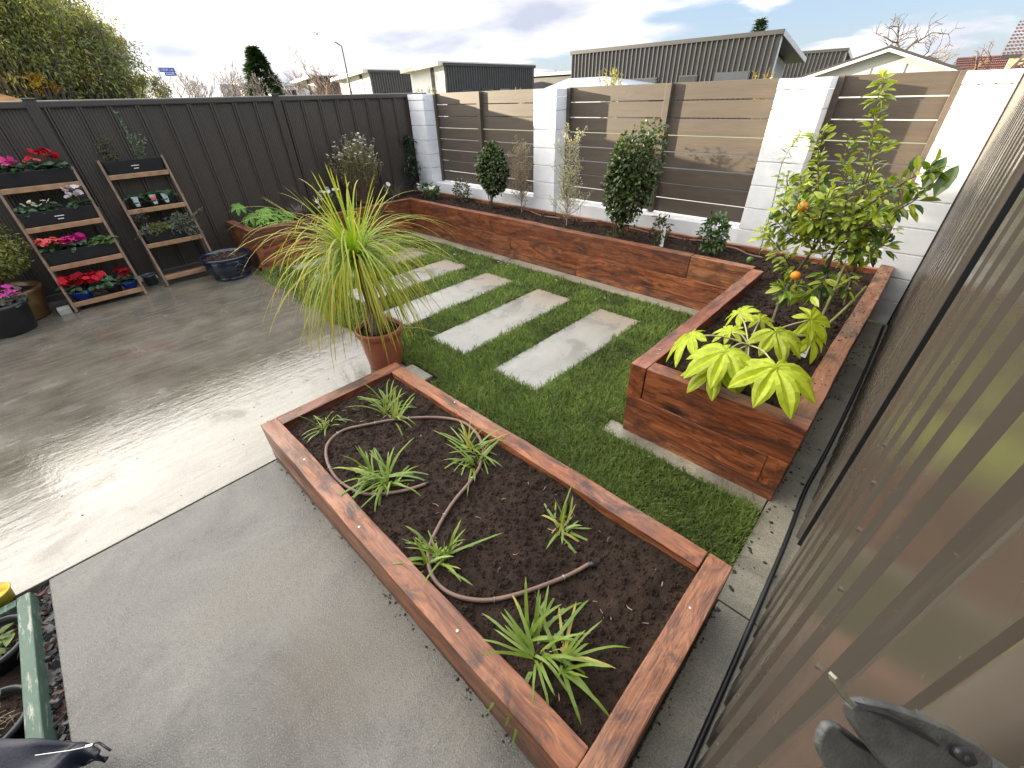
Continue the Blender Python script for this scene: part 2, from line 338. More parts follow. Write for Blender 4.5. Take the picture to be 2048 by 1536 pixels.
def m_board():
    t = NT('painted_board'); oi = t.N('ShaderNodeObjectInfo').outputs['Random']; w = t.coord((3, 30, 30), world=True)
    g = t.noise(w, 1.0, 6, .6, .4); g2 = t.noise(t.coord((4, 150, 150), world=True), 1.0, 3)
    c = t.mix(t.mr(g, .3, .7), (.082, .063, .045), (.058, .045, .034)); c = t.mix(t.mr(g2, .55, .75, 0, .4), c, (.05, .039, .029))
    c = t.mix(t.mr(t.noise(t.coord(world=True), 4.5, 6, .7), .62, .75, 0, .2), c, (.2, .16, .12))
    return t.fin(Base_Color=c, Roughness=.62, Normal=t.bump(g2, .0015, .8))
WOOD = m_wood(); CWET = m_concrete(True); CDRY = m_concrete(False); CPATH = m_concrete(False, (1.5, 1.42, 1.16), 'path_concrete'); PAVE = m_paver(); SOIL = m_soil(); BLOCK = m_block(); BOARD = m_board()
FENCE = m_steel('charcoal_fence_steel', (.062, .050, .040), .25, .36, (.085, .08, .072))
CLAD = m_steel('taupe_cladding_steel', (.100, .084, .067), .55, .22, (.22, .205, .175), .0002)
LEAF = leafmat('leaf_soft'); GLOSS = leafmat('leaf_glossy', .27, .30, .55); BLADE = leafmat('strap_leaf', .38, .30, .45); GRASSM = leafmat('turf_blade', .55, .25, .3)
PETAL = leafmat('petal', .6, .35, .2, (1.1, 1.0, 1.0))
BARK = simple('bark', (.10, .072, .05), .8, .5, 30, .004, 70, attr=True)
TWIG = simple('twig', (.2, .15, .1), .75, .3, 40, attr=True)
PLASTIC = simple('black_plastic', (.016, .016, .019), .42, .4, 8, .001, 90)
DARKP = simple('dark_grey_plastic', (.045, .046, .05), .45, .3, 20, .0006, 140)
TERRA = simple('terracotta_plastic', (.36, .105, .055), .42, .25, 7, .0008, 60)
BLUEG = simple('blue_glaze', (.008, .014, .034), .13, .4, 9, spec=.7)
BROWNG = simple('brown_glaze', (.16, .085, .028), .3, .7, 5, .003, 12)
PALEW = simple('pale_pine', (.40, .235, .12), .55, .4, 14, .001, 60)
GREYW = simple('weathered_pine', (.22, .14, .09), .65, .45, 14, .001, 60)
WHITE = simple('white_card', (.72, .74, .72), .5, .08, 20)
BLUEP = simple('blue_plastic', (.012, .06, .42), .38, .2, 10)
HOSE = simple('drip_hose', (.20, .125, .095), .5, .3, 25, .0008, 90)
METALW = simple('galvanised_wire', (.6, .6, .6), .35, .2, 30, metal=.8)
COLM = simple('coloured', (1, 1, 1), .55, .2, 20, attr=True)
# ------------------------------------------------------------------ ground, patio, paths
def m_ground():
    t = NT('roadside_ground'); w = t.coord(world=True); n = t.noise(w, .5, 6, .6); f = t.noise(w, 9, 5)
    c = t.ramp(n, (.35, (.20, .19, .16)), (.5, (.16, .17, .07)), (.62, (.20, .20, .09)))
    return t.fin(Base_Color=t.mix(t.mr(f, .4, .7, 0, .4), c, (.10, .10, .06)), Roughness=.9)
GROUND = m_ground(); ASPH = simple('asphalt', (.055, .055, .057), .8, .3, 3, .004, 60); PATHC = simple('pale_footpath', (.42, .40, .36), .7, .2, 3)
o = MB().add([(-900, -900, -.09), (900, -900, -.09), (900, 1500, -.09), (-900, 1500, -.09)], [(0, 1, 2, 3)]).build('ground', GROUND); o['kind'] = 'structure'
o = MB().box(-120, 60, 10.2, 17.5, -.2, -.05).build('road', ASPH); o['kind'] = 'structure'
o = MB().box(-120, 60, 6.6, 8.3, -.2, .03).build('footpath', PATHC); o['kind'] = 'structure'
def slab(name, poly, z0, z1, mat, bev=.004):
    bm = bmesh.new(); vs = [bm.verts.new((x, y, z0)) for x, y in poly]; f = bm.faces.new(vs)
    if f.normal.z > 0: f.normal_flip()
    r = bmesh.ops.extrude_face_region(bm, geom=[f])
    for v in r['geom']:
        if isinstance(v, bmesh.types.BMVert): v.co.z = z1
    bmesh.ops.recalc_face_normals(bm, faces=bm.faces)
    me = bpy.data.meshes.new(name); bm.to_mesh(me); bm.free(); me.materials.append(mat)
    o = bpy.data.objects.new(name, me); COL.objects.link(o); o['kind'] = 'structure'
    if bev: b = o.modifiers.new('bevel', 'BEVEL'); b.width = bev; b.segments = 2
    return o
slab('patio', [(-6.6, -4.5), (-2.196, -4.5), (-2.196, 1.36), (-5.62, 1.48), (-6.6, 1.48)], -.12, 0, CWET)
slab('patio', [(-2.188, -.69), (-.03, -.69), (-.03, 1.16), (-2.188, 1.16)], -.12, 0, CDRY)
slab('garden_path', [(-.024, -.69), (.16, -.69), (.16, 1.17), (-.024, 1.17)], -.12, 0, CPATH)
slab('garden_path', [(-.035, 1.175), (.16, 1.175), (.16, 4.46), (-.035, 4.46)], -.12, 0, CPATH)
slab('mowing_strip', [(-5.65, 3.60), (-.86, 3.60), (-.86, 3.79), (-5.65, 3.79)], -.12, .004, CPATH)
slab('mowing_strip', [(-.95, 1.735), (-.04, 1.735), (-.04, 1.86), (-.95, 1.86)], -.12, .004, CPATH)
slab('mowing_strip', [(-2.45, 1.20), (-2.2, 1.20), (-2.2, 1.42), (-2.45, 1.42)], -.12, .005, CPATH)
slab('bed_soil', [(-2.15, -4.5), (.16, -4.5), (.16, -.70), (-2.15, -.70)], -.12, -.05, SOIL, 0)
slab('lawn_soil', [(-5.7, 1.17), (-.04, 1.17), (-.04, 3.62), (-5.7, 3.62)], -.12, -.012, SOIL, 0)
# stepping slabs
PX = [(-1.93, -1.49), (-2.69, -2.245), (-3.47, -3.025), (-4.23, -3.79), (-4.99, -4.55), (-5.55, -5.30)]
plab = ['pale slab nearest the right raised bed, first in the row of lawn slabs', 'pale slab second in the row, opposite the terracotta pot rim', 'pale slab third in the row, its near end behind the palm pot',
        'pale slab fourth in the row, half hidden by drooping palm leaves', 'pale slab fifth in the row, mostly hidden behind the palm crown', 'pale slab farthest left, near the corner of the raised bed']
for i, (a, b) in enumerate(PX):
    o = MB().box(a, b, 1.765+.004*i, 3.20, -.05, .006).build('stepping_slab', PAVE, bevel=.012); tag(o, plab[i], 'paving slab', 'concrete slabs set in the lawn')

# ------------------------------------------------------------------ turf
def inside_lawn(x, y, m=0.0):
    k = (x > -5.62) & (x < -.045) & (y > 1.165) & (y < 3.595)
    k &= ~((x < -2.2) & (y < 1.385+.02*np.sin(x*9)))
    k &= ~((x < -2.13) & (y < 1.44) & (x > -2.45))
    k &= ~((x > -.868) & (y > 1.84)); k &= ~((x > -.945+.01*np.sin(y*40)) & (y > 1.742) & (y < 1.85))
    for a, b in PX: k &= ~((x > a+m) & (x < b-m) & (y > 1.772+m) & (y < 3.192-m))
    return k
def grass():
    R = rng(5); mb = MB()
    N = 520000; x = R.uniform(-5.65, -.03, N); y = R.uniform(1.15, 3.6, N)
    d = np.sqrt(x*x+y*y+1.6**2); keep = R.uniform(size=N) < np.clip((2.35/d)**1.5, 0, 1)
    x, y, d = x[keep], y[keep], d[keep]
    edge = R.uniform(-.012, .02, len(x)); k = inside_lawn(x, y, 0) | (inside_lawn(x, y, .022) & (R.uniform(size=len(x)) < .45)); x, y, d = x[k], y[k], d[k]; n = len(x)
    g = vnoise((120, 280), 14, 3, 4); cl = g[np.clip((y*48).astype(int)-50, 0, 119), np.clip(((x+5.7)*48).astype(int), 0, 279)]
    az = R.uniform(0, 2*math.pi, n)+cl*1.2; tilt = np.clip(R.normal(.62, .33, n), .05, 1.35)
    D = np.stack([np.cos(az)*np.sin(tilt), np.sin(az)*np.sin(tilt), np.cos(tilt)], 1)
    L = R.uniform(.020, .056, n)*(1+.35*cl); Wd = R.uniform(.0022, .0042, n)*np.clip(d/2.2, .9, 1.9)
    base = np.array([.16, .235, .048])*(1+.42*cl[:, None])*R.uniform(.55, 1.35, (n, 1)); yel = R.uniform(size=n) < .07+.16*np.clip(cl-.15, 0, 1)
    base[yel] = np.array([.26, .25, .09])*R.uniform(.7, 1.2, (yel.sum(), 1)); dk = R.uniform(size=n) < .25; base[dk] *= .6
    mb.blades(np.stack([x, y, np.full(n, -.006)], 1), D, L, Wd, base, grav=R.uniform(.1, .9, n), seg=3, taper=.5, colT=None)
    o = mb.build('turf_grass', GRASSM); o['kind'] = 'stuff'; tag(o, 'short green turf growing around the pale slabs', 'grass')
grass()
# ------------------------------------------------------------------ raised beds
def sleeper(parent, x0, x1, y0, y1, z0, z1, seed=0):
    R = rng(seed+int(abs(x0*977+y0*131+z0*77)*10)); lx, ly, lz = x1-x0, y1-y0, z1-z0; alongx = lx >= ly
    l, w = (lx, ly) if alongx else (ly, lx); g = .0012
    bm = bmesh.new(); bmesh.ops.create_cube(bm, size=1); bmesh.ops.scale(bm, vec=(l-2*g, w-2*g, lz-2*g), verts=bm.verts)
    n = max(1, int(l/.12)); ed = [e for e in bm.edges if abs((e.verts[0].co-e.verts[1].co).normalized().x) > .9]
    bmesh.ops.subdivide_edges(bm, edges=ed, cuts=n)
    bmesh.ops.bevel(bm, geom=[e for e in bm.edges if len(e.link_faces) == 2 and e.calc_face_angle() > .5], offset=.0045, segments=2, affect='EDGES', profile=.6)
    ph = R.uniform(0, 6, 4)
    for v in bm.verts:
        v.co.y += .0028*math.sin(v.co.x*3.1+ph[0])+.0012*math.sin(v.co.x*17+ph[1])+R.normal(0, .0004); v.co.z += (.0022*math.sin(v.co.x*2.3+ph[2])+.0010*math.sin(v.co.x*13+ph[3])+R.normal(0, .0004)) if v.co.z > 0 else 0
    me = bpy.data.meshes.new('sleeper'); bm.to_mesh(me); bm.free(); me.materials.append(WOOD)
    for p in me.polygons: p.use_smooth = False
    o = bpy.data.objects.new('sleeper', me); COL.objects.link(o); o.parent = parent
    o.location = Vector(((x0+x1)/2, (y0+y1)/2, (z0+z1)/2))-parent.location
    if not alongx: o.rotation_euler = (0, 0, math.pi/2)
    return o
def soilgrid(mb, x0, x1, y0, y1, z, amp, step, seed, mounds=()):
    nx = int((x1-x0)/step)+2; ny = int((y1-y0)/step)+2
    xs = np.linspace(x0, x1, nx); ys = np.linspace(y0, y1, ny)
    h = vnoise((ny, nx), .16/step, seed, 6, .55)*amp; X, Y = np.meshgrid(xs, ys)
    for mx, my, mr, mh in mounds: h += mh*np.exp(-((X-mx)**2+(Y-my)**2)/(mr*mr))
    q = np.add.outer(np.arange(ny-1)*nx, np.arange(nx-1)).ravel()
    mb.add(np.stack([X, Y, z+h], -1).reshape(-1, 3), np.stack([q, q+1, q+1+nx, q+nx], 1))
    R = rng(seed+9); n = int((x1-x0)*(y1-y0)*(5200 if step < .008 else 1500))                      # crumbs
    for i in range(n):
        px, py = R.uniform(x0+.01, x1-.01), R.uniform(y0+.01, y1-.01)
        hz = z+h[min(ny-1, int((py-y0)/step)), min(nx-1, int((px-x0)/step))]; r = R.gamma(2.0, .0017)+.0012 if step < .008 else R.gamma(2, .003)+.003
        r = min(r, .017); a = R.uniform(.7, 1.3, (6, 1))*r
        v = np.array([(1, 0, 0), (0, 1, 0), (-1, 0, 0), (0, -1, 0), (0, 0, .8), (0, 0, -.8)])*a+np.array([px, py, hz+r*.3])
        mb.add(v, t=[(0, 1, 4), (1, 2, 4), (2, 3, 4), (3, 0, 4), (1, 0, 5), (2, 1, 5), (3, 2, 5), (0, 3, 5)])
    return h
def screw(parent, x, y, z):
    MB().lathe([(0, .0), (.0045, .0), (.0045, .0012), (.0, .0013)], x, y, 10, z0=z).build('screw', METALW, parent)
FX0, FX1, FY0, FY1, FZ = -2.19, -.030, .284, 1.147, .259; TW = .088
fb = thing('raised_bed', (FX0, FY0, 0), 'low rectangular hardwood raised bed with strappy clumps and a looped drip hose, nearest the camera', 'raised bed', 'red hardwood raised beds')
z1 = .083
sleeper(fb, FX0, FX1-TW, FY0, FY0+TW, z1, FZ, 1); sleeper(fb, FX0+TW, FX1-TW, FY1-TW, FY1, z1, FZ, 2)
sleeper(fb, FX0, FX0+TW, FY0+TW, FY1, z1, FZ, 3); sleeper(fb, FX1-TW, FX1, FY0, FY1, z1, FZ, 4)
sleeper(fb, FX0+.003, FX1-.003, FY0+.003, FY0+TW, 0, z1, 5); sleeper(fb, FX0+.003, FX1-.003, FY1-TW, FY1-.003, 0, z1, 6)
sleeper(fb, FX0+.003, FX0+TW, FY0+TW, FY1-TW, 0, z1, 7); sleeper(fb, FX1-TW, FX1-.003, FY0+TW, FY1-TW, 0, z1, 8)
for x, y in ((-1.55, FY1-.03), (-.07, .55), (-.08, .9), (-1.2, FY0+.03), (-1.75, FY0+.05), (-.6, FY0+.04)): screw(fb, x, y, FZ)
mb = MB()
FH = soilgrid(mb, FX0+TW-.004, FX1-TW+.004, FY0+TW-.004, FY1-TW+.004, .220, .011, .006, 21, [(-1.45, .62, .16, .018), (-.7, .72, .2, .012), (-.25, .9, .12, .012), (-1.0, .9, .14, .014), (-.36, .52, .11, .014), (-.45, .72, .05, -.012)])
mb.build('soil', SOIL, fb)
def fsoil(x, y):
    i = int((y-FY0-TW)/.006); j = int((x-FX0-TW)/.006); return .220+FH[max(0, min(FH.shape[0]-1, i)), max(0, min(FH.shape[1]-1, j))]
# U-shaped bed
BY, BYB, BZ = 3.735, 4.485, .472; LX, LXB = -5.650, -6.44; LY = 1.49; RX0, RX1, RY = -.862, -.020, 1.82
ub = thing('raised_bed', (-3.2, 4.0, 0), 'tall three-sided hardwood raised bed running along the fence, the white wall and the path', 'raised bed', 'red hardwood raised beds')
Z2, Z1 = .267, .086; T = .092
for zi, (za, zb) in enumerate(((Z2, BZ), (Z1, Z2), (0, Z1))):
    e = .0025*zi
    # back run: two lengths end to end
    j = (-1.38, -3.6, -2.6)[zi]
    sleeper(ub, LX-T, j, BY+e, BY+T, za, zb, 10+zi); sleeper(ub, j, RX0+(T if zi == 1 else 0), BY+e, BY+T, za, zb, 20+zi)
    sleeper(ub, LX-T, LX-e, LY+(0 if zi != 1 else T), BY, za, zb, 30+zi)                        # left arm, inner face
    if zi == 1: sleeper(ub, LXB, LX-e, LY+e, LY+T, za, zb, 40)
    else: sleeper(ub, LXB, LX-T, LY+e, LY+T, za, zb, 41+zi)
    # right arm
    if zi == 0:
        sleeper(ub, RX0, RX0+T, RY, BY, za, zb, 50); sleeper(ub, RX0+T, RX1, RY+.001, RY+T, za, zb, 51); sleeper(ub, RX1-T, RX1, RY+T, BYB, za, zb, 52)
    else:
        sleeper(ub, RX0+e, RX0+T, RY+T, BY, za, zb, 53+zi); sleeper(ub, RX0+e, RX1-T if zi == 1 else RX1-e, RY+e, RY+T, za, zb, 55+zi)
        sleeper(ub, RX1-T, RX1-e, (RY+e) if zi == 1 else RY+T, BYB, za, zb, 57+zi)
sleeper(ub, -3.2, RX1-T, BYB-.05, BYB, .28, .440, 70); sleeper(ub, -6.2, -3.2, BYB-.05, BYB, .28, .438, 71)
for x, y in ((RX0+.05, 2.05), (RX0+.06, 2.0), (RX1-.05, 2.3), (RX1-.04, 3.0), (-2.0, BY+.05), (-4.1, BY+.05)): screw(ub, x, y, BZ)
mb = MB(); SZ = .405
soilgrid(mb, LXB, RX1-T+.01, BY+T-.01, BYB-.06, SZ, .016, .013, 31); soilgrid(mb, LXB, LX-T+.01, LY+T-.01, BY+T, SZ, .016, .013, 32)
soilgrid(mb, RX0+T-.01, RX1-T+.01, RY+T-.01, BY+T, SZ, .016, .0095, 33)
mb.build('soil', SOIL, ub)
# ------------------------------------------------------------------ block wall with pillars and timber panels
WF = 4.49
bw = thing('block_wall', (-3.1, 4.6, 0), 'white painted block wall with four tall pillars', 'wall')
PIL = [(-6.40, -6.03), (-3.875, -3.535), (-1.262, -.90), (-.148, .20)]
def courses(mb, x0, x1, y0, y1, z0, z1, h=.1915, gap=.008, joints=()):
    z = z0
    while z < z1-.02:
        zt = min(z+h, z1); mb.box(x0, x1, y0, y1, z+gap/2, zt-gap/2); mb.box(x0+.012, x1-.012, y0+.012, y1-.012, zt-gap, zt+gap) if zt < z1 else 0; z = zt
mb = MB()
xs = [-6.03]+[v for a, b in PIL[1:] for v in (a, b)]
for k in range(3):
    a = (-6.03, -3.535, -.90)[k]; b = (-3.875, -1.262, -.148)[k]; z = 0
    for r, zt in enumerate((.19, .38, .562)):
        x = a-(.2 if r % 2 else 0)
        while x < b:
            c0, c1 = max(a, x), min(b, x+.39)
            if c1-c0 > .02: mb.box(c0+.0035, c1-.0035, WF+.05, WF+.23, z+.0035, zt-.0035)
            x += .39
        z = zt
    mb.box(a, b, WF+.062, WF+.218, 0, .552)
mb.build('base_wall', BLOCK, bw, bevel=.003)
for a, b in PIL:
    mb = MB(); courses(mb, a, b, WF, WF+.37, 0, 1.665); p = mb.build('pillar', BLOCK, bw, bevel=.003)
    MB().box(a-.003, b+.003, WF-.003, WF+.373, 1.667, 1.738).build('cap', BLOCK, p, bevel=.004)
FYB = 4.715
bays = [(-6.03, -3.875, -5.03, 'slatted timber fence panel between the two left pillars, mostly in shadow'),
        (-3.535, -1.262, -2.29, 'wide sunlit slatted timber fence panel between the two middle pillars'),
        (-.90, -.148, None, 'narrow slatted timber fence panel behind the orange tree')]
for k, (a, b, px, lab) in enumerate(bays):
    t = thing('slat_fence', ((a+b)/2, FYB, .54), lab, 'fence panel', 'slatted panels between the pillars'); mb = MB(); R = rng(80+k)
    for i in range(8):
        z0 = .575+.1475*i; e = R.uniform(-.002, .002)
        mb.box(a+.006, b-.006, FYB+e, FYB+.022+e, z0, z0+.1385)
    mb.build('slat_panel', BOARD, t, bevel=.0025)
    for q0, q1 in ([(a+.002, a+.045), (b-.045, b-.002)]+([(px-.03, px+.03)] if px else [])):
        pr = q0 > a+.01 and q1 < b-.01
        MB().box(q0, q1, FYB-(.05 if pr else .035), FYB-.003, .566, 1.745).build('post', BOARD, t, bevel=.003)
# ------------------------------------------------------------------ steel fence on the left
FXI = -6.47
sf = thing('steel_fence', (FXI, 1, 0), 'long charcoal ribbed steel fence along the left side', 'fence')
posts = [-1.93, .32, 2.55]
prev = -4.2
for k, (ya, yb) in enumerate(((-4.2, -1.97), (-1.89, .275), (.365, 2.505), (2.595, 4.86))):
    prof = []; y = ya+.02; i = 0
    while y < yb-.05:
        prof += [(y, 0), (y+.007, .026), (y+.020, .026), (y+.026, .014), (y+.032, .026), (y+.045, .026), (y+.052, 0)]
        for m in range(1, 7):
            yy = y+.052+m*.026
            if yy < yb-.02 and m < 7: prof += [(yy, 0), (yy+.003, -.0035), (yy+.006, 0)]
        y += .2345
    prof = [(ya, 0)]+[p for p in prof if p[0] < yb]+[(yb, 0)]
    pr = np.array(prof); n = len(pr)
    v = np.concatenate([np.stack([FXI+pr[:, 1], pr[:, 0], np.full(n, z)], 1) for z in (-.05, 1.72)])
    i = np.arange(n-1); mb = MB(); mb.add(v, np.stack([i, i+1, i+1+n, i+n], 1)); mb.build('sheet', FENCE, sf)
    MB().box(FXI-.025, FXI+.03, ya-.03, yb+.03, 1.70, 1.762).build('rail', FENCE, sf, bevel=.013)
    MB().box(FXI-.025, FXI+.03, ya-.03, yb+.03, -.05, .07).build('rail', FENCE, sf, bevel=.006)
for y in posts:
    mb = MB(); mb.box(FXI-.03, FXI+.037, y-.045, y+.045, 0, 1.768)
    for s in (-.030, -.012, .012, .030): mb.box(FXI+.037, FXI+.042, y+s-.005, y+s+.005, 0, 1.767)
    p = mb.build('post', FENCE, sf, bevel=.003)
    MB().box(FXI-.034, FXI+.047, y-.05, y+.05, 1.769, 1.781).build('cap', FENCE, p, bevel=.004)
# ------------------------------------------------------------------ taupe cladding on the right
rw = thing('corrugated_cladding', (.14, 2.5, 0), 'taupe corrugated steel cladding close by along the right side', 'cladding')
def ribbed(y0, y1, z0, z1, pitch, crest, side, depth, xb):
    prof = [(y0, xb)]; y = y0+.015
    while y+crest+2*side < y1:
        prof += [(y, xb), (y+side, xb-depth), (y+side+crest, xb-depth), (y+2*side+crest, xb)]
        mid = (y+2*side+crest+y+pitch)/2
        if mid+.004 < y1 and y0 > 1: prof += [(mid-.004, xb), (mid, xb-.002), (mid+.004, xb)]
        y += pitch
    prof.append((y1, xb)); pr = np.array(prof); n = len(pr)
    v = np.concatenate([np.stack([pr[:, 1], pr[:, 0], np.full(n, z)], 1) for z in (z0, z1)]); i = np.arange(n-1)
    return MB().add(v, np.stack([i+n, i+1+n, i+1, i], 1))
ribbed(.245, 1.455, .0, 2.05, .142, .074, .009, .017, .138).build('sheet', CLAD, rw)
ribbed(1.672, 4.475, .0, 2.0, .142, .060, .010, .018, .138).build('sheet', CLAD, rw)
mb = MB(); mb.box(.21, .25, 1.40, 1.80, .0, 2.05); mb.box(.135, .205, 1.655, 1.670, .0, 2.02); mb.build('post', PLASTIC, rw)  # post and backing in the gap, blackened in place of its deep shade
MB().box(.110, .16, 4.455, 4.486, .0, 2.0).build('flashing', PLASTIC, rw, bevel=.004)
MB().box(.125, .165, 1.76, 4.45, 2.0, 2.05).build('rail', CLAD, rw, bevel=.006)
mb = MB(); mb.tube([(.135, .228, .0), (.135, .228, 2.1)], .024, 16); mb.tube([(.143, .19, .0), (.143, .19, 2.1)], .017, 14); mb.build('gate_post', CLAD, rw, smooth=True)
MB().box(.15, .172, -.9, .175, .02, 2.1).build('flat_sheet', simple('grey_sheet', (.17, .17, .15), .5, .2, 3, .001, 60), rw)
for k, yy in enumerate((.297, .439, .581, .723, .865, 1.007, 1.859, 2.143, 2.427, 2.711)):
    xc = .1205 if yy < 1.5 else .1195
    for zz in (.32, 1.05): MB().tube([(xc+.001, yy, zz), (xc-.0035, yy, zz)], .0045, 8).build('screw', CLAD, rw)
R = rng(3); pts = [(.098+.006*math.sin(y*2.3)-.012*math.exp(-((y-2.0)/.25)**2), y, .016+.006*math.sin(y*5)) for y in np.linspace(.1, 4.4, 60)]
o = MB().tube(pts, .0095, 8).build('black_cable', PLASTIC, smooth=True); tag(o, 'thin black cable lying along the foot of the taupe cladding', 'cable')
mb = MB(); mb.blob((uZ(1548, 1150, .0)[0], uZ(1548, 1150, 0)[1], .008), .012, 4, (.3, .27, .22)); o = mb.build('pebble', COLM, smooth=True); tag(o, 'single pale pebble on the concrete path by the cladding', 'pebble')
# ------------------------------------------------------------------ plant builders
def sphere_dirs(R, n):
    v = R.normal(size=(n, 3)); return nrm(v)
def strap_clump(base, n, L, W, seed, label, spread=.9, lean=(0, 0), grav=1.2, extra=(), group='strappy clumps in the low bed', up=.55):
    R = rng(seed); t = thing('strap_clump', base, label, 'plant', group); mb = MB(); fans = R.randint(3, 6); L = L*.92; ln2 = R.normal(0, .35, (fans, 2))
    P = []; D = []; LL = []; WW = []; C = []
    for f in range(fans):
        fx, fy = base[0]+R.normal(0, .032), base[1]+R.normal(0, .032); fa = R.uniform(0, math.pi)
        for i in range(int(n*1.75)//fans+1):
            s = (i/(n/fans)-.5)*2; az = fa+(0 if s > 0 else math.pi)+R.normal(0, .55); tl = abs(s)*spread+R.uniform(.05, .35)
            d = np.array([math.cos(az)*math.sin(tl)+lean[0]+ln2[f, 0], math.sin(az)*math.sin(tl)+lean[1]+ln2[f, 1], math.cos(tl)*up+.25])
            P.append((fx+R.normal(0, .008), fy+R.normal(0, .008), base[2]-.01)); D.append(d); LL.append(L*R.uniform(.6, 1.2)); WW.append(W*R.uniform(.65, 1.1))
            g = R.uniform(.8, 1.25); c = np.array([.20, .285, .040])*g
            if R.uniform() < .12: c = np.array([.42, .36, .07])
            if R.uniform() < .2: c = np.array([.26, .34, .09])*g
            C.append(c)
    for (az, ln, z) in extra: P.append((base[0], base[1], base[2])); D.append((math.cos(az), math.sin(az), z)); LL.append(ln); WW.append(W); C.append((.17, .28, .05))
    n2 = len(P); mb.blades(P, D, LL, WW, C, grav=R.uniform(.6, 1.35, n2)*grav, seg=8, taper=.6, seed=seed, wig=.05)
    mb.build('leaves', BLADE, t)
    mb = MB(); m = 10; az = R.uniform(0, 6.28, m); mb.blades(np.tile(base, (m, 1))+R.normal(0, .015, (m, 3))*[1, 1, .2], np.stack([np.cos(az), np.sin(az), np.full(m, .25)], 1), R.uniform(.03, .09, m), .004, (.36, .27, .15), grav=1.4, seg=5, wig=.25, seed=seed)
    mb.build('dead_leaves', TWIG, t); return t
def bush(name, base, label, cat, seed, crown, n, L, W, cols, mat=None, stems=5, stem_r=.006, stem_col=(.12, .09, .06), shape=None, group=None, outward=.7, droop=.2, extra=None, hollow=.45, lump=.25):
    """stems fan from base into an ellipsoid crown (cx,cy,cz,rx,ry,rz) filled with leaf faces"""
    R = rng(seed); t = thing(name, base, label, cat, group); cx, cy, cz, rx, ry, rz = crown
    d = sphere_dirs(R, n*2); lob = np.ones(len(d)); cen = sphere_dirs(R, 14)
    for q in cen: lob += lump*np.exp(-((1-d@q)/.12))*R.uniform(-1, 1)
    rad = (hollow+(1-hollow)*R.uniform(size=len(d))**.6)*lob
    clum = vnoise((64, 64), 9, seed, 3); ci = clum[(np.clip((d[:, 0]+1)*31, 0, 63)).astype(int), (np.clip((d[:, 2]+1)*31, 0, 63)).astype(int)]
    keep = R.uniform(size=len(d)) < .62+.4*ci; d = d[keep][:n]; rad = rad[keep][:n]
    P = np.array([cx, cy, cz])+d*rad[:, None]*[rx, ry, rz]
    if shape is not None:
        k = shape(P); P = P[k]; d = d[k]
    n = len(P); dirs = nrm(d*outward+R.normal(size=(n, 3))*.55+[0, 0, .25]); nor = nrm(d*.6+R.normal(size=(n, 3))*.4+[0, 0, .8])
    cols = np.asarray(cols, float); c = cols[R.randint(0, len(cols), n)]*R.uniform(.75, 1.25, (n, 1))
    mb = MB(); mb.leaves(P, dirs, nor, L*R.uniform(.65, 1.2, n), W*R.uniform(.7, 1.2, n), c, droop=droop); mb.build('foliage', mat or GLOSS, t)
    mb = MB()
    for i in range(stems):
        e = P[R.randint(n)]; b = np.array(base)+R.normal(0, .012, 3)*[1, 1, 0]; m1 = b*.45+np.array(e)*.55+R.normal(0, .03, 3); m1[2] = b[2]+(e[2]-b[2])*.55; m1[:2] = b[:2]+(m1[:2]-b[:2])*.65
        mb.tube([b, b*.6+m1*.4+[0, 0, .02], m1, e], [stem_r, stem_r*.8, stem_r*.6, stem_r*.25], 5, c=np.array(stem_col)*R.uniform(.8, 1.2))
    mb.build('stems', BARK, t)
    return t, R, P
def flowers(t, pts, r, cols, seed, petals=5, name='flowers', mat=None, up=.6):
    if 1 < len(pts) <= 24 and name != 'flowers_mass':
        for i, p in enumerate(pts): flowers(t, [p], r, cols, seed*31+i, petals, 'flower' if name == 'flowers' else name, mat, up)
        return
    R = rng(seed); mb = MB(); P = []; D = []; N = []; C = []; L = []
    for p in pts:
        nn = nrm(np.array([R.normal(0, .5), R.normal(0, .5), up])); a = nrm(np.cross(nn, [.3, .5, .8])); b = np.cross(nn, a); col = np.array(cols[R.randint(len(cols))])*R.uniform(.85, 1.1); rr = r*R.uniform(.8, 1.2)
        for k in range(petals):
            th = 2*math.pi*k/petals+R.normal(0, .1); d = a*math.cos(th)+b*math.sin(th)+nn*.45; P.append(p); D.append(d); N.append(nn); C.append(np.minimum(col, 1)); L.append(rr)
    mb.leaves(P, D, N, np.array(L), np.array(L)*.95, np.array(C), droop=.3, fold=.15, st=((0, .25), (.4, .9), (.75, 1.0), (1, .45)))
    return mb.build(name, mat or PETAL, t)
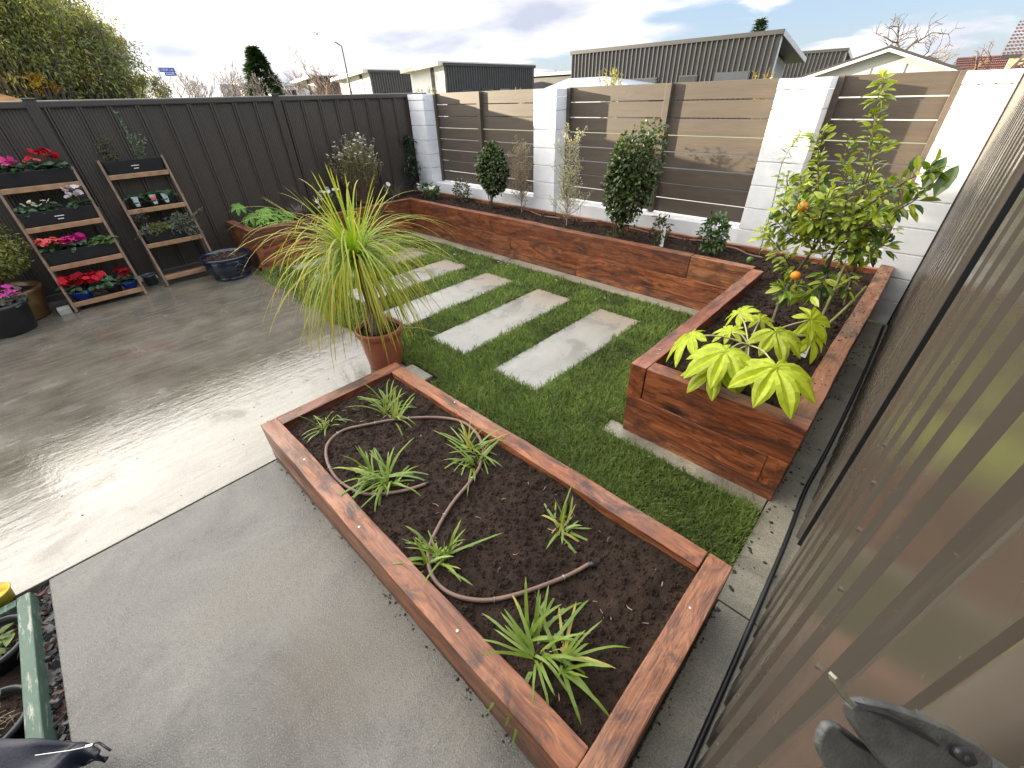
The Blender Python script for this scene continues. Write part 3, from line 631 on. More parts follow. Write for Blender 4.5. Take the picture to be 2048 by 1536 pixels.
def wispy(name, base, label, seed, h, w, n, leafcol, stemcol, group=None, leaf=.019, cat='shrub', dens=9):
    R = rng(seed); t = thing(name, base, label, cat, group); ms = MB(); P = []; D = []
    base = np.array(base)
    for i in range(n):
        az = R.uniform(0, 6.28); u0 = R.uniform(.06, .82)**.9; k = 7; tt = np.linspace(0, 1, k); ln = h*R.uniform(.16, .36)*(1.15-.55*u0); out = w/h*R.uniform(2.0, 5.0)*(1.1-.5*u0)
        start = base+[.006*math.sin(u0*9), .006*math.cos(u0*7), h*u0]
        dv = nrm(np.array([math.cos(az)*out, math.sin(az)*out, 1.0]))
        pts = start+dv*ln*tt[:, None]+np.cumsum(R.normal(0, .006, (k, 3)), 0)+np.array([0, 0, 1])*(ln*.12*tt**2)[:, None]; pts[0] = start
        ms.tube(pts, np.linspace(.0034, .0014, k), 4, c=np.array(stemcol)*R.uniform(.8, 1.2), cap=False)
        for j in range(dens*2):
            u = R.uniform(.12, 1)**.8; i0 = min(k-2, int(u*(k-1))); f = u*(k-1)-i0; p = pts[i0]*(1-f)+pts[i0+1]*f; q = p+R.normal(0, .03, 3)*(1.2-u)
            if R.uniform() < .3: ms.tube([p, q], [.0009, .0006], 3, c=stemcol, cap=False)
            for _ in range(2): P.append(q+R.normal(0, .008, 3)); D.append(R.normal(size=3)+[0, 0, .4])
    ms.tube([base-[0, 0, .03], base+[.005, 0, .35*h], base+[0, .006, .7*h], base+[.006, 0, .97*h]], [.0065, .005, .003, .0012], 6, c=stemcol); ms.build('stems', BARK, t)
    n2 = len(P); lc = np.asarray(leafcol); c = lc[R.randint(0, len(lc), n2)]*R.uniform(.7, 1.3, (n2, 1))
    MB().leaves(P, D, R.normal(size=(n2, 3)), leaf*R.uniform(.6, 1.3, n2), leaf*.6, c).build('foliage', LEAF, t); return t
def palm_leaf(mb, c, tipdir, nrmv, R0, lobes, seed, col, cup=.12, spread=2.6):
    """one hand-shaped leaf: pointed ovate lobes round a centre"""
    R = rng(seed); nv = nrm(np.array(nrmv, float)); a = nrm(np.array(tipdir, float)-nv*np.dot(tipdir, nv)); b = np.cross(nv, a); c = np.array(c, float)
    st = [(0, .10), (.14, .19), (.30, .29), (.46, .385), (.62, .435), (.77, .375), (.9, .20), (1, .01)]
    for k in range(lobes):
        th = (k/(lobes-1)-.5)*2*spread*.5*1.0; th = (k-(lobes-1)/2)/(lobes-1)*spread*2.1
        Ln = R0*(1-.40*abs(th/(spread*1.08))**1.6)*R.uniform(.92, 1.05); d = a*math.cos(th)+b*math.sin(th); s = -a*math.sin(th)+b*math.cos(th); V = []; C = []
        for t, w in st:
            z = -cup*R0*t*t*1.5+.02*R0*math.sin(t*7+k); p = c+d*Ln*t+nv*(z+.0008*k)-np.array([0, 0, 1])*R0*.20*t*t
            wd = Ln*w*.5
            for m, f in ((-1, .05), (-.5, .075), (0, 0), (.5, .075), (1, .05)): V.append(p+s*wd*m+nv*f*Ln*min(1, w*2.2)+nv*.012*R0*math.sin(9*t+3*m)); C.append(np.array(col)*(1.25 if m == 0 else 1.0)*R.uniform(.93, 1.05))
        n = len(st); q = [(i*5+j, i*5+j+1, i*5+j+6, i*5+j+5) for i in range(n-1) for j in range(4)]
        mb.add(V, q, c=np.minimum(np.array(C), 1))
# ------------------------------------------------------------------ low bed: clumps, hose, litter
def fat(px, py): 
    p = uZ(px, py, .225); return (p[0], p[1], fsoil(p[0], p[1]))
strap_clump(fat(652, 850), 20, .17, .010, 1, 'thin strappy clump with bare roots in the far left corner of the low bed', .8, (.1, 0))
strap_clump(fat(778, 828), 34, .21, .012, 2, 'upright bright green strappy clump at the far end of the low bed', .75, (0, .0), up=.9, extra=((2.6, .26, .25),))
strap_clump(fat(768, 960), 44, .20, .013, 3, 'full dark green strappy clump inside the loop of hose', .85, (0, 0), extra=((.75, .27, .55), (.85, .27, .6), (5.6, .24, .2), (.9, .24, .5)))
strap_clump(fat(950, 915), 56, .21, .012, 4, 'widest strappy clump, arching against the long side of the low bed', 1.0, (-.1, .05), extra=((2.9, .25, .12), (3.1, .2, .1)))
strap_clump(fat(880, 1115), 40, .19, .012, 5, 'sprawling strappy clump hanging over the left sleeper of the low bed', .85, (0, .05), extra=((3.75, .28, .2), (3.85, .25, .1), (4.2, .27, .1), (.95, .27, .55)))
strap_clump(fat(1117, 1055), 22, .17, .012, 6, 'small strappy clump alone near the long right sleeper', .9, (0, 0), extra=((2.7, .18, .4),))
strap_clump(fat(1092, 1300), 60, .215, .0135, 7, 'biggest and nearest strappy clump with one yellowed leaf', 1.0, (-.05, -.05), extra=((4.0, .3, .05), (4.3, .27, .1), (4.6, .27, .1), (5.0, .27, .1), (1.3, .22, .8)), group='strappy clumps in the low bed')
hp = [(852, 968), (800, 983), (730, 985), (680, 962), (655, 925), (655, 890), (685, 862), (735, 848), (800, 838), (870, 834), (920, 842), (950, 862), (965, 892), (962, 925), (945, 960), (905, 1005), (875, 1050), (857, 1095), (860, 1140), (885, 1175), (925, 1195), (975, 1200), (1030, 1192), (1085, 1170), (1140, 1145), (1180, 1125)]
def spline(p, n=8):
    p = np.asarray(p, float); o = []
    for i in range(len(p)-1):
        a, b, c, d = p[max(0, i-1)], p[i], p[i+1], p[min(len(p)-1, i+2)]
        for t in np.linspace(0, 1, n, endpoint=False): o.append(.5*((2*b)+(c-a)*t+(2*a-5*b+4*c-d)*t*t+(3*b-a-3*c+d)*t**3))
    return np.array(o+[p[-1]])
H3 = []
for a in hp: q = uZ(a[0], a[1], .235); H3.append((q[0], q[1], fsoil(q[0], q[1])+.010))
H3 = spline(H3)
hs = thing('drip_hose', H3[0], 'brown drip hose looped in an open spiral over the low bed', 'hose', 'brown irrigation hoses')
MB().tube(H3, .0082, 10).build('hose', HOSE, hs, smooth=True)
MB().tube([H3[-1], H3[-1]+[.018, .008, 0]], .0115, 10).build('end_plug', PLASTIC, hs, smooth=True)
MB().tube([H3[0], H3[0]+(H3[0]-H3[4])/np.linalg.norm(H3[0]-H3[4])*.015], .006, 10).build('end_plug', PLASTIC, hs, smooth=True)
for i in (14, 30, 46, 58, 66, 104, 112, 124, 132, 170, 190):
    if i >= len(H3)-2: continue
    p = H3[i]; d = nrm(H3[i+1]-H3[i-1]); s = nrm(np.cross(d, [0, 0, 1])); a = np.linspace(0, math.pi, 9)
    pts = [p-s*.0105-[0, 0, .03]]+[p+s*(-math.cos(x)*.0105)+np.array([0, 0, math.sin(x)*.0105]) for x in a]+[p+s*.0105-[0, 0, .03]]
    MB().tube(pts, .0014, 5).build('pin', METALW, hs)
R = rng(12); mb = MB(); n = 60; x = R.uniform(FX0+.12, FX1-.12, n); y = R.uniform(FY0+.12, FY1-.12, n); az = R.uniform(0, 6.28, n)
P = [(a, b, fsoil(a, b)+.005) for a, b in zip(x, y)]
mb.blades(P, np.stack([np.cos(az), np.sin(az), np.full(n, .15)], 1), R.gamma(2.2, .011, n)+.008, R.uniform(.0015, .0042, n), np.array([.30, .22, .14])*R.uniform(.4, 1.2, (n, 1)), grav=.5, seg=5, wig=.22, seed=4)
o = mb.build('leaf_litter', TWIG); tag(o, 'dry leaf scraps and straw scattered over the low bed soil', 'litter', kind='stuff')
mb = MB(); R = rng(41)
for i in range(90):
    px, py = R.uniform(-.02, .09), R.uniform(1.2, 4.2)
    if R.uniform() < .5: px = -.02+abs(R.normal(0, .018))
    mb.blob((px, py, .002), R.uniform(.002, .009), i, (.03, .022, .018), 6, (1, 1, .4), .4)
for i in range(260):
    k = R.randint(3)
    if k == 0: px, py, pz = R.uniform(FX0, FX1), FY0-abs(R.normal(0, .012)), .002
    elif k == 1: px, py, pz = R.uniform(RX1-.09, RX1), R.uniform(2.2, 4.3), BZ+.001
    else: px, py, pz = FX1+abs(R.normal(0, .012)), R.uniform(FY0, FY1), .002
    mb.blob((px, py, pz), R.uniform(.0015, .006), i, (.03, .022, .018) if R.uniform() < .8 else (.16, .13, .10), 6, (1, 1, .4), .4)
for i in range(120): mb.blob((R.uniform(-5, -2.2), R.uniform(-.6, 1.2), .001), R.uniform(.0015, .005), i, (.04, .03, .022), 6, (1, 1, .4), .4)
o = mb.build('soil_crumbs', COLM); tag(o, 'spilt soil crumbs along the paths and sleepers', 'soil crumbs', kind='stuff')
R = rng(8)
for q in ([uZ(a, b, .04) for a, b in ((997, 523), (1002, 526), (1017, 529), (947, 505), (909, 508), (1210, 596), (1112, 560))]):
    mb = MB(); mb.leaves([q]*3, R.normal(size=(3, 3))*[1, 1, .2], np.tile((0, 0, 1.), (3, 1)), .014, .013, (.85, .86, .84)); o = mb.build('fallen_petal', PETAL); tag(o, 'small white petal fallen on the turf before the back bed', 'petal', 'white petals on the turf')
# ------------------------------------------------------------------ ponytail palm in its terracotta pot
PC = np.array([-2.625, 1.30])
pt = thing('plant_pot', (PC[0], PC[1], 0), 'round terracotta coloured pot holding the ponytail palm', 'pot')
MB().lathe([(0, .002), (.118, .002), (.124, .01), (.150, .24), (.154, .262), (.163, .268), (.170, .278), (.172, .300), (.166, .312), (.158, .314), (.150, .306), (.148, .27), (.0, .27)], PC[0], PC[1], 48).build('body', TERRA, pt, smooth=True)
mb = MB(); xs = np.linspace(0, 1, 10)
mb.lathe([(r*.148, .282+.004*math.sin(r*20)) for r in xs[::-1]], PC[0], PC[1], 28); R = rng(2)
for i in range(240):
    a = R.uniform(0, 6.28); r = .143*math.sqrt(R.uniform()); mb.blob((PC[0]+r*math.cos(a), PC[1]+r*math.sin(a), .287), R.uniform(.002, .007), i, k=6, rough=.4)
mb.build('soil', SOIL, pt)
pp = thing('ponytail_palm', (PC[0], PC[1], .28), 'ponytail palm with a fountain of long thin yellow green leaves', 'plant')
top = np.array([PC[0]-.115, PC[1]+.01, .775])
mb = MB(); mb.tube(spline([(PC[0], PC[1], .26), (PC[0], PC[1], .31), (PC[0]-.01, PC[1], .37), (PC[0]-.035, PC[1], .48), (PC[0]-.075, PC[1], .63), tuple(top)], 4), np.interp(np.arange(21)/20, [0, .2, .4, .6, .8, 1], [.07, .075, .055, .03, .024, .028]), 14, c=(.17, .125, .085)); mb.build('trunk', BARK, pp, smooth=True)
R = rng(17); n = 540; az = R.uniform(0, 2*math.pi, n); u = R.uniform(size=n); el = np.where(u < .065, R.uniform(.80, 1.42, n), R.uniform(-.15, 1.2, n))
D = np.stack([np.cos(az)*np.cos(el), np.sin(az)*np.cos(el), np.sin(el)], 1); D[u < .065] += np.array([-.10, -.02, 0])
L = np.where(u < .065, R.uniform(.30, .62, n), R.uniform(.46, .84, n)); grav = np.where(u < .065, R.uniform(.05, .75, n), R.uniform(1.5, 2.9, n))
P = top+np.stack([np.cos(az)*.022, np.sin(az)*.022, (el-.2)*.035], 1); g = R.uniform(.7, 1.2, (n, 1)); C = np.array([.26, .41, .055])*g
yl = R.uniform(size=n) < .20; C[yl] = np.array([.46, .42, .045])*g[yl]; br = R.uniform(size=n) < .05; C[br] = np.array([.46, .36, .17])*g[br]; C[u < .065] = np.array([.26, .44, .03])*g[u < .065]
mb = MB(); mb.blades(P, D, L, np.where(u < .065, .0125, R.uniform(.0075, .0118, n)), C, grav=grav, seg=13, taper=.55, seed=2, wig=.022, colT=(.46, .38, .06))
for (px, py, y) in ((400, 382, 1.2), (752, 382, 1.9), (823, 393, 1.9)): pass
mb.blades([top]*7, [(-.85, -.25, .48), (-.8, -.5, .5), (.75, .6, .55), (.6, .75, .6), (-.6, -.72, .3), (.35, .9, .45), (.9, -.3, .25)], [.8, .72, .85, .8, .8, .75, .7], .008, (.42, .42, .10), grav=[.75, .95, 1.15, 1.0, 1.0, 1.2, 1.3], seg=12, taper=.6)
mb.build('crown', leafmat('palm_blade', .5, .38, .25, (1.3, 1.3, .35)), pp)
mb = MB(); n = 36; az = R.uniform(0, 6.28, n); mb.blades(np.tile((PC[0], PC[1], .44), (n, 1)), np.stack([np.cos(az), np.sin(az), R.uniform(-.5, .3, n)], 1), R.uniform(.12, .3, n), .0035, (.45, .36, .2), grav=2.2, seg=8, wig=.04)
mb.build('dead_leaves', TWIG, pp)
pl = MB(); pl.blades([(PC[0]+.13, PC[1]+.1, .30)], [(.75, .6, .3)], .34, .008, (.42, .42, .16), grav=.9, seg=10); o = pl.build('fallen_leaf', BLADE); tag(o, 'single long palm leaf arching out over the pot rim to the turf', 'leaf')
# ------------------------------------------------------------------ plants of the three-sided bed
def sb(px, py, y=None, x=None, z=None):
    if y is not None: p = uY(px, py, y)
    elif x is not None: p = uX(px, py, x)
    else: p = uZ(px, py, z or SZ)
    return np.array([p[0], p[1], SZ-.01])
DG = [(.036, .064, .018), (.050, .085, .024), (.026, .048, .016), (.075, .105, .034), (.12, .15, .045)]
b = sb(982, 405, y=4.2); c = uY(985, 328, 4.2)
bush('camellia_shrub', b, 'compact dark green rounded shrub in front of the left slatted panel', 'shrub', 51, (c[0], c[1], c[2]-.055, .235, .20, .325), 4400, .042, .026, DG, stems=10, hollow=.3, lump=.30, shape=lambda P: np.hypot(P[:, 0]-c[0], P[:, 1]-c[1]) < .10+.55*np.maximum(P[:, 2]-SZ-.06, 0)**.7+.055*np.sin(P[:, 2]*27+P[:, 0]*31)*np.cos(P[:, 1]*29+P[:, 2]*17))
b = sb(1232, 478, y=4.06); c = uY(1262, 345, 4.06)
bush('camellia_shrub', b, 'largest dark glossy vase-shaped shrub with a bare low stem, mid back bed', 'shrub', 52, (c[0]-.01, c[1], c[2]-.075, .27, .22, .43), 5600, .042, .028, DG+[(.11, .125, .034)], stems=14, stem_r=.007, hollow=.25, lump=.55, shape=lambda P: np.hypot(P[:, 0]-c[0]+.03, P[:, 1]-c[1]) < .05+.46*np.maximum(P[:, 2]-SZ-.10, 0)**.75+.055*np.sin(P[:, 2]*27+P[:, 0]*31)*np.cos(P[:, 1]*29+P[:, 2]*17))
b2 = uY(1228, 460, 4.05); 
bush('ground_tuft', (b2[0]-.0, b2[1]-.02, SZ-.01), 'yellow green mossy tuft at the foot of the large dark shrub', 'plant', 53, (b2[0], b2[1]-.03, SZ+.03, .075, .06, .045), 260, .016, .006, [(.14, .16, .04), (.09, .12, .035)], mat=LEAF, stems=2, stem_r=.002)
b = sb(1043, 412, y=4.30); wispy('wispy_shrub', b, 'tan wispy fine-leaved shrub before the second pillar edge', 61, .84, .20, 80, [(.33, .26, .19), (.26, .21, .13), (.42, .34, .27)], (.33, .24, .19), 'wispy fine-leaved shrubs', dens=8, leaf=.015)
b = sb(1133, 443, y=4.16); wispy('wispy_shrub', b, 'silvery wispy fine-leaved shrub leaning against the second pillar', 62, .98, .26, 80, [(.50, .49, .37), (.60, .57, .46), (.38, .38, .24)], (.40, .34, .26), 'wispy fine-leaved shrubs', dens=8, leaf=.016)
b = sb(925, 392, y=4.30); t, R, P = bush('viburnum_shrub', b, 'small shrub with reddish new leaves and pale flower heads', 'shrub', 54, (b[0], b[1], .57, .14, .12, .14), 330, .04, .021, [(.04, .07, .03), (.06, .085, .05), (.10, .05, .035), (.13, .14, .11)], stems=5)
flowers(t, P[R.choice(len(P), 26)]+[0, -.01, .02], .011, [(.7, .68, .62), (.5, .42, .38)], 3)
b = sb(1318, 482, y=4.05); t, R, P = bush('rose_bush', b, 'little rose with cream flowers and a pale plant tag', 'shrub', 55, (b[0], b[1], .58, .09, .08, .13), 190, .036, .02, [(.045, .075, .025), (.06, .09, .03), (.09, .05, .03)], stems=5, mat=LEAF)
c = uY(1318, 437, 4.05); flowers(t, [c+R.normal(0, .032, 3) for _ in range(11)], .02, [(.82, .76, .66), (.80, .70, .60)], 5, petals=7)
c = uY(1328, 462, 4.04); MB().box(c[0]-.018, c[0]+.018, c[1]-.001, c[1]+.001, SZ-.03, c[2]+.03).build('plant_tag', WHITE, t)
b = sb(1415, 492, y=4.08); bush('gardenia_shrub', b, 'small fresh green shrub left of the orange tree', 'shrub', 56, (b[0]+.03, b[1], .605, .125, .11, .155), 330, .055, .026, [(.05, .11, .025), (.07, .15, .035), (.035, .075, .02)], stems=6)
# hellebore, climber, daisies, lavender and fatsia along the fence
b = sb(862, 392, y=4.18); t, R, P = bush('hellebore', b, 'low white-flowered hellebore at the first pillar foot', 'plant', 57, (b[0], b[1], .50, .17, .1, .08), 150, .075, .035, [(.05, .09, .035), (.075, .125, .05)], stems=6, mat=LEAF)
flowers(t, [np.array([b[0], b[1], .56])+R.normal(0, 1, 3)*[.11, .05, .03] for _ in range(20)], .026, [(.80, .82, .68), (.76, .78, .62)], 6)
c = uY(838, 375, 4.12); flowers(t, [c+R.normal(0, .012, 3) for _ in range(7)], .03, [(.72, .58, .55)], 7, name='pink_flower')
b = sb(832, 388, y=4.33); R = rng(70); t = thing('climber', b, 'dark leaved climber on a cane in the fence corner', 'plant'); c1 = uY(815, 275, 4.36)
stk = spline([b, b+[.0, .0, .25], (b[0]-.05, 4.36, .85), (b[0]-.08, 4.37, 1.1), (b[0]-.09, 4.37, c1[2])]); MB().tube(stk, np.linspace(.006, .003, len(stk)), 5, c=(.16, .11, .08)).build('stems', BARK, t)
P = []; D = []
for p in stk[6:]:
    for k in range(7): q = p+R.normal(0, .035, 3); P.append(q); D.append((R.normal(0, 1), R.normal(0, .6)-.3, -.2))
for k in range(70): q = np.array([b[0]+R.normal(.05, .09), 4.28+R.normal(0, .05), R.uniform(.72, 1.0)]); P.append(q); D.append((R.normal(0, 1), -.4, -.3))
n = len(P); MB().leaves(P, D, np.tile((0, -.5, .8), (n, 1))+R.normal(0, .3, (n, 3)), R.uniform(.06, .10, n), R.uniform(.018, .03, n), np.array([.018, .034, .016])*R.uniform(.7, 1.6, (n, 1))).build('foliage', GLOSS, t)
b = sb(790, 388, x=-6.2); t = thing('daisy_clump', b, 'thin grassy clump with two white daisies near the fence corner', 'plant'); R = rng(71); n = 46; az = R.uniform(0, 6.28, n)
MB().blades(np.tile(b, (n, 1))+R.normal(0, .03, (n, 3))*[1, 1, 0], np.stack([np.cos(az)*.6, np.sin(az)*.6, R.uniform(.6, 1.4, n)], 1), R.uniform(.12, .30, n), .005, np.array([.20, .16, .10])*R.uniform(.6, 1.4, (n, 1)), grav=.5, seg=6, wig=.03).build('leaves', TWIG, t)
flowers(t, [uX(770, 373, -6.15), uX(776, 368, -6.18), uX(772, 379, -6.1)], .034, [(.86, .86, .78)], 8, petals=9)
b = sb(726, 392, x=-6.22); R = rng(72); t = thing('tall_heath_bush', b, 'tallest bush in the bed by the steel fence with silvery upright tips', 'shrub'); ms = MB(); P = []; D = []; C = []; TP = []
for i in range(230):
    az = R.uniform(0, 6.28); rr = R.uniform(0, 1)**.6; hh = R.uniform(.62, 1.0)*(1-.2*rr)*.98; k = 8; tt = np.linspace(0, 1, k); sp = rr*.34
    pts = b+np.stack([math.cos(az)*sp*.7*tt**.75, math.sin(az)*sp*1.15*tt**.75, hh*tt], 1)+np.cumsum(R.normal(0, .006, (k, 3)), 0); pts[0] = b+[R.normal(0, .02), R.normal(0, .02), 0]
    ms.tube(pts, np.linspace(.0035, .0012, k), 4, c=np.array([.26, .16, .11])*R.uniform(.7, 1.2), cap=False); TP.append(pts[-1])
    for u in R.uniform(.38, 1.0, 26):
        i0 = min(k-2, int(u*(k-1))); f = u*(k-1)-i0; P.append(pts[i0]*(1-f)+pts[i0+1]*f+R.normal(0, .006, 3)); D.append(R.normal(0, .6, 3)+[0, 0, 1.1]); C.append(np.array([.25, .28, .12] if R.uniform() < .7 else [.38, .31, .19])*R.uniform(.6, 1.3)*(1.15 if u > .8 else .9))
ms.build('stems', BARK, t); n = len(P); MB().leaves(P, D, R.normal(size=(n, 3)), R.uniform(.022, .042, n), .009, np.array(C)).build('foliage', LEAF, t)
flowers(t, TP, .017, [(.72, .70, .62), (.6, .58, .52)], 9, petals=5, name='seed_heads', up=1.5)
b = sb(652, 408, x=-6.1); t, R, P = bush('daisy_clump', b, 'white flowering plant seen behind the palm leaves by the fence', 'plant', 58, (b[0], b[1], .55, .13, .17, .11), 200, .05, .016, [(.06, .085, .04), (.10, .11, .06)], mat=LEAF, stems=8, stem_r=.003)
flowers(t, [np.array([b[0], b[1], .60])+R.normal(0, 1, 3)*[.06, .12, .06] for _ in range(22)], .026, [(.85, .86, .82)], 11, petals=8)
b = sb(598, 416, x=-6.2); t = thing('dry_heather', b, 'leafless pinkish grey heather tuft behind the left fatsia', 'plant'); R = rng(73); n = 130; az = R.uniform(0, 6.28, n)
MB().blades(np.tile(b, (n, 1))+R.normal(0, .02, (n, 3))*[1, 1, 0], np.stack([np.cos(az)*.75, np.sin(az)*.75, R.uniform(.5, 1.5, n)], 1), R.uniform(.12, .25, n), .006, np.array([.26, .19, .16])*R.uniform(.6, 1.3, (n, 1)), grav=.15, seg=6, wig=.07).build('stems', TWIG, t)
b = sb(530, 436, x=-6.03); t = thing('fatsia', b, 'mid green fatsia with drooping hand-shaped leaves at the left bed end', 'plant'); R = rng(74); mb = MB(); ms = MB()
for i in range(36):
    az = R.uniform(0, 6.28); rr = R.uniform(.03, .29); c = b+[math.cos(az)*rr*.75, math.sin(az)*rr*1.15, R.uniform(.05, .20)*(1.2-rr*2)]; g = R.uniform(.7, 1.2)
    palm_leaf(mb, c, (math.cos(az), math.sin(az), -.3), (math.cos(az)*.4+R.normal(0, .2), math.sin(az)*.4-.2, 1), R.uniform(.085, .14), 7, i+300, np.array([.20, .34, .06])*g); ms.tube([b, b*.5+c*.5+[0, 0, .03], c], [.004, .003, .002], 5, c=(.2, .28, .1))
c = uX(478, 412, -6.1); palm_leaf(mb, c, (-.2, -.9, -.4), (.5, -.2, .8), .12, 7, 340, (.16, .32, .05)); ms.tube([b, (b+c)/2+[0, 0, .06], c], [.004, .003, .0025], 5, c=(.2, .28, .1))
mb.build('leaves', LEAF, t); ms.build('stems', TWIG, t)
# back bed hose
bh = [(905, 388), (960, 393), (1000, 404), (1045, 418), (1090, 432), (1140, 440), (1200, 445), (1240, 452), (1300, 465), (1350, 475), (1400, 482), (1450, 492), (1490, 505), (1525, 517)]
pts = spline([tuple(uZ(a, c, SZ+.012)) for a, c in bh], 5); R = rng(5); pts[:, 2] += .006*np.sin(np.arange(len(pts))*.9)
o = thing('drip_hose', pts[0], 'thin brown drip hose running along the back bed soil', 'hose', 'brown irrigation hoses'); MB().tube(pts, .0075, 7).build('hose', HOSE, o, smooth=True)
# ------------------------------------------------------------------ orange tree
ot = thing('orange_tree', (-.46, 3.05, SZ), 'young orange tree with yellow green leaves in the corner of the tall bed', 'tree'); R = rng(90); ms = MB(); P = []; D = []; C = []; LN = []
def pl3(pts, y0=3.05): return spline([tuple(uY(a, c, y0+dy)) for a, c, dy in pts], 6)
LIME = np.array([.40, .46, .045]); MID = np.array([.17, .27, .03]); DEEP = np.array([.045, .095, .022])
def leafy(pts, dens, L, mixc, spread=.035, start=.15, r=(.006, .002), col=(.16, .13, .07)):
    n = len(pts); ms.tube(pts, np.linspace(r[0], r[1], n), 6, c=col, cap=False); ln = np.linalg.norm(np.diff(pts, axis=0), axis=1).sum()
    for k in range(int(ln*dens)):
        u = start+(1-start)*R.uniform(); i0 = min(n-2, int(u*(n-1))); f = u*(n-1)-i0; p = pts[i0]*(1-f)+pts[i0+1]*f; ax = nrm(pts[i0+1]-pts[i0]); o = R.normal(size=3); o -= ax*np.dot(o, ax); o = nrm(o)
        P.append(p+o*R.uniform(0, spread)); D.append(o*.9+ax*.5+[0, 0, .1]); w = R.uniform(); c = LIME if w < mixc else (MID if w < mixc+.72*(1-mixc) else DEEP); C.append(c*R.uniform(.7, 1.2)); LN.append(L*R.uniform(.6, 1.25))
TR = [((1545, 645, -.12), (1562, 600, -.08), (1590, 550, 0), (1625, 500, 0), (1655, 450, 0)), ((1640, 612, .1), (1645, 560, .1), (1665, 510, .05), (1690, 460, 0), (1715, 410, 0)), ((1690, 610, .25), (1705, 550, .22), (1720, 500, .15), (1735, 440, .1))]
for q in TR: leafy(pl3(q), 22, .06, .25, .04, .55, (.013, .007), (.17, .14, .10))
BR = [(((1715, 410, 0), (1735, 330, 0), (1745, 260, 0), (1750, 225, 0)), 60, .055, .9), (((1655, 450, 0), (1640, 390, 0), (1636, 320, 0), (1640, 258, 0)), 110, .055, .9), (((1690, 460, 0), (1692, 380, 0), (1690, 320, 0), (1698, 268, 0)), 75, .055, .8),
      (((1715, 410, 0), (1730, 370, 0), (1752, 310, 0), (1765, 275, 0)), 85, .055, .85), (((1700, 430, 0), (1760, 395, -.08), (1825, 355, -.15), (1872, 338, -.2)), 70, .078, .45), (((1700, 470, 0), (1775, 430, -.1), (1830, 400, -.18), (1850, 375, -.2)), 60, .075, .5),
      (((1690, 500, 0), (1735, 500, -.1), (1775, 490, -.15)), 70, .07, .3), (((1625, 500, 0), (1590, 440, -.1), (1560, 405, -.15)), 80, .065, .6), (((1590, 550, 0), (1560, 500, -.1), (1525, 462, -.2)), 105, .075, .8), (((1600, 560, 0), (1580, 585, -.15), (1565, 575, -.25)), 90, .085, .2),
      (((1625, 500, 0), (1640, 440, -.12), (1660, 380, -.2)), 90, .07, .6), (((1665, 510, .05), (1720, 460, -.1), (1760, 420, -.2)), 90, .07, .5), (((1650, 480, 0), (1610, 400, .1), (1600, 350, .1)), 90, .06, .6), (((1690, 470, .1), (1740, 400, .15), (1790, 370, .2)), 80, .06, .5), (((1660, 540, 0), (1640, 570, -.15), (1610, 590, -.25)), 70, .085, .15),
      (((1680, 520, 0), (1700, 560, -.1), (1690, 580, -.15)), 60, .06, .3), (((1640, 460, 0), (1580, 380, .05), (1575, 350, .05)), 60, .06, .7), (((1655, 450, 0), (1600, 480, -.1), (1550, 440, -.1)), 90, .07, .6)]
for q, dn, L, mx in BR: leafy(pl3(q), dn*1.95, L*.84, mx+(1-mx)*.25)
sh = pl3(((1735, 330, 0), (1742, 290, 0), (1748, 245, 0), (1755, 200, 0), (1772, 152, 0))); ms.tube(sh, np.linspace(.005, .002, len(sh)), 6, c=(.36, .33, .2), cap=False)
for u in np.concatenate([R.uniform(.68, 1, 34), R.uniform(.2, .6, 3)]):
    i0 = min(len(sh)-2, int(u*(len(sh)-1))); o = nrm(R.normal(size=3)*[1, 1, .3]); P.append(sh[i0]+o*.006); D.append(o+[0, 0, .25]); C.append(LIME*R.uniform(.8, 1.1)); LN.append(R.uniform(.05, .075))
for a, c2, m_ in ((1606, 412, 2), (1591, 551, 6)):
    for k in range(m_): q = uY(a, c2, 2.88)+R.normal(0, .035, 3)+[0, 0, .045]; P.append(q); D.append(R.normal(0, .6, 3)+[0, -.2, -.5]); C.append((LIME if R.uniform() < .5 else MID)*R.uniform(.8, 1.1)); LN.append(R.uniform(.05, .075))
for k in range(18):
    a0 = pl3(((R.uniform(1590, 1760), R.uniform(420, 540), R.normal(0, .12)), (R.uniform(1570, 1800), R.uniform(380, 520), R.normal(0, .15)), (R.uniform(1560, 1790), R.uniform(330, 480), R.normal(0, .15)))); leafy(a0, 85, .05, .7, start=.1, r=(.003, .0015))
for a, c2, dy in ((1868, 395, -.2), (1845, 378, -.2)): P.append(uY(a, c2, 3.05+dy)); D.append((.1, .2, .9)); C.append(np.array([.10, .17, .03])); LN.append(.16)
n = len(P); LN = np.array(LN); MB().leaves(P, D, R.normal(size=(n, 3))*.5+[0, -.15, .9], LN, LN*.44, np.array(C), droop=.22, fold=.3).build('foliage', GLOSS, ot); ms.build('trunk', BARK, ot, smooth=True)
for px, py, dy in ((1606, 413, -.22), (1591, 551, -.25)):
    q = uY(px, py, 3.05+dy); MB().blob(q, .027, 3, (.80, .26, .01), 14, (1, 1, .93), rough=.015).build('orange_fruit', simple('orange_peel', (.78, .25, .012), .4, .1, 30, .001, 200), ot, smooth=True)
for px, py, dy in ((1500, 520, -.1), (1545, 432, -.1), (1650, 590, -.1), (1640, 575, -.1), (1625, 580, -.1)):
    q = uY(px, py, 3.05+dy); MB().blob(q, .022, 3, (.8, .3, .01), 10, rough=.02).build('green_fruit', simple('unripe_peel', (.07, .13, .025), .4, .1, 30, .001, 200), ot, smooth=True)
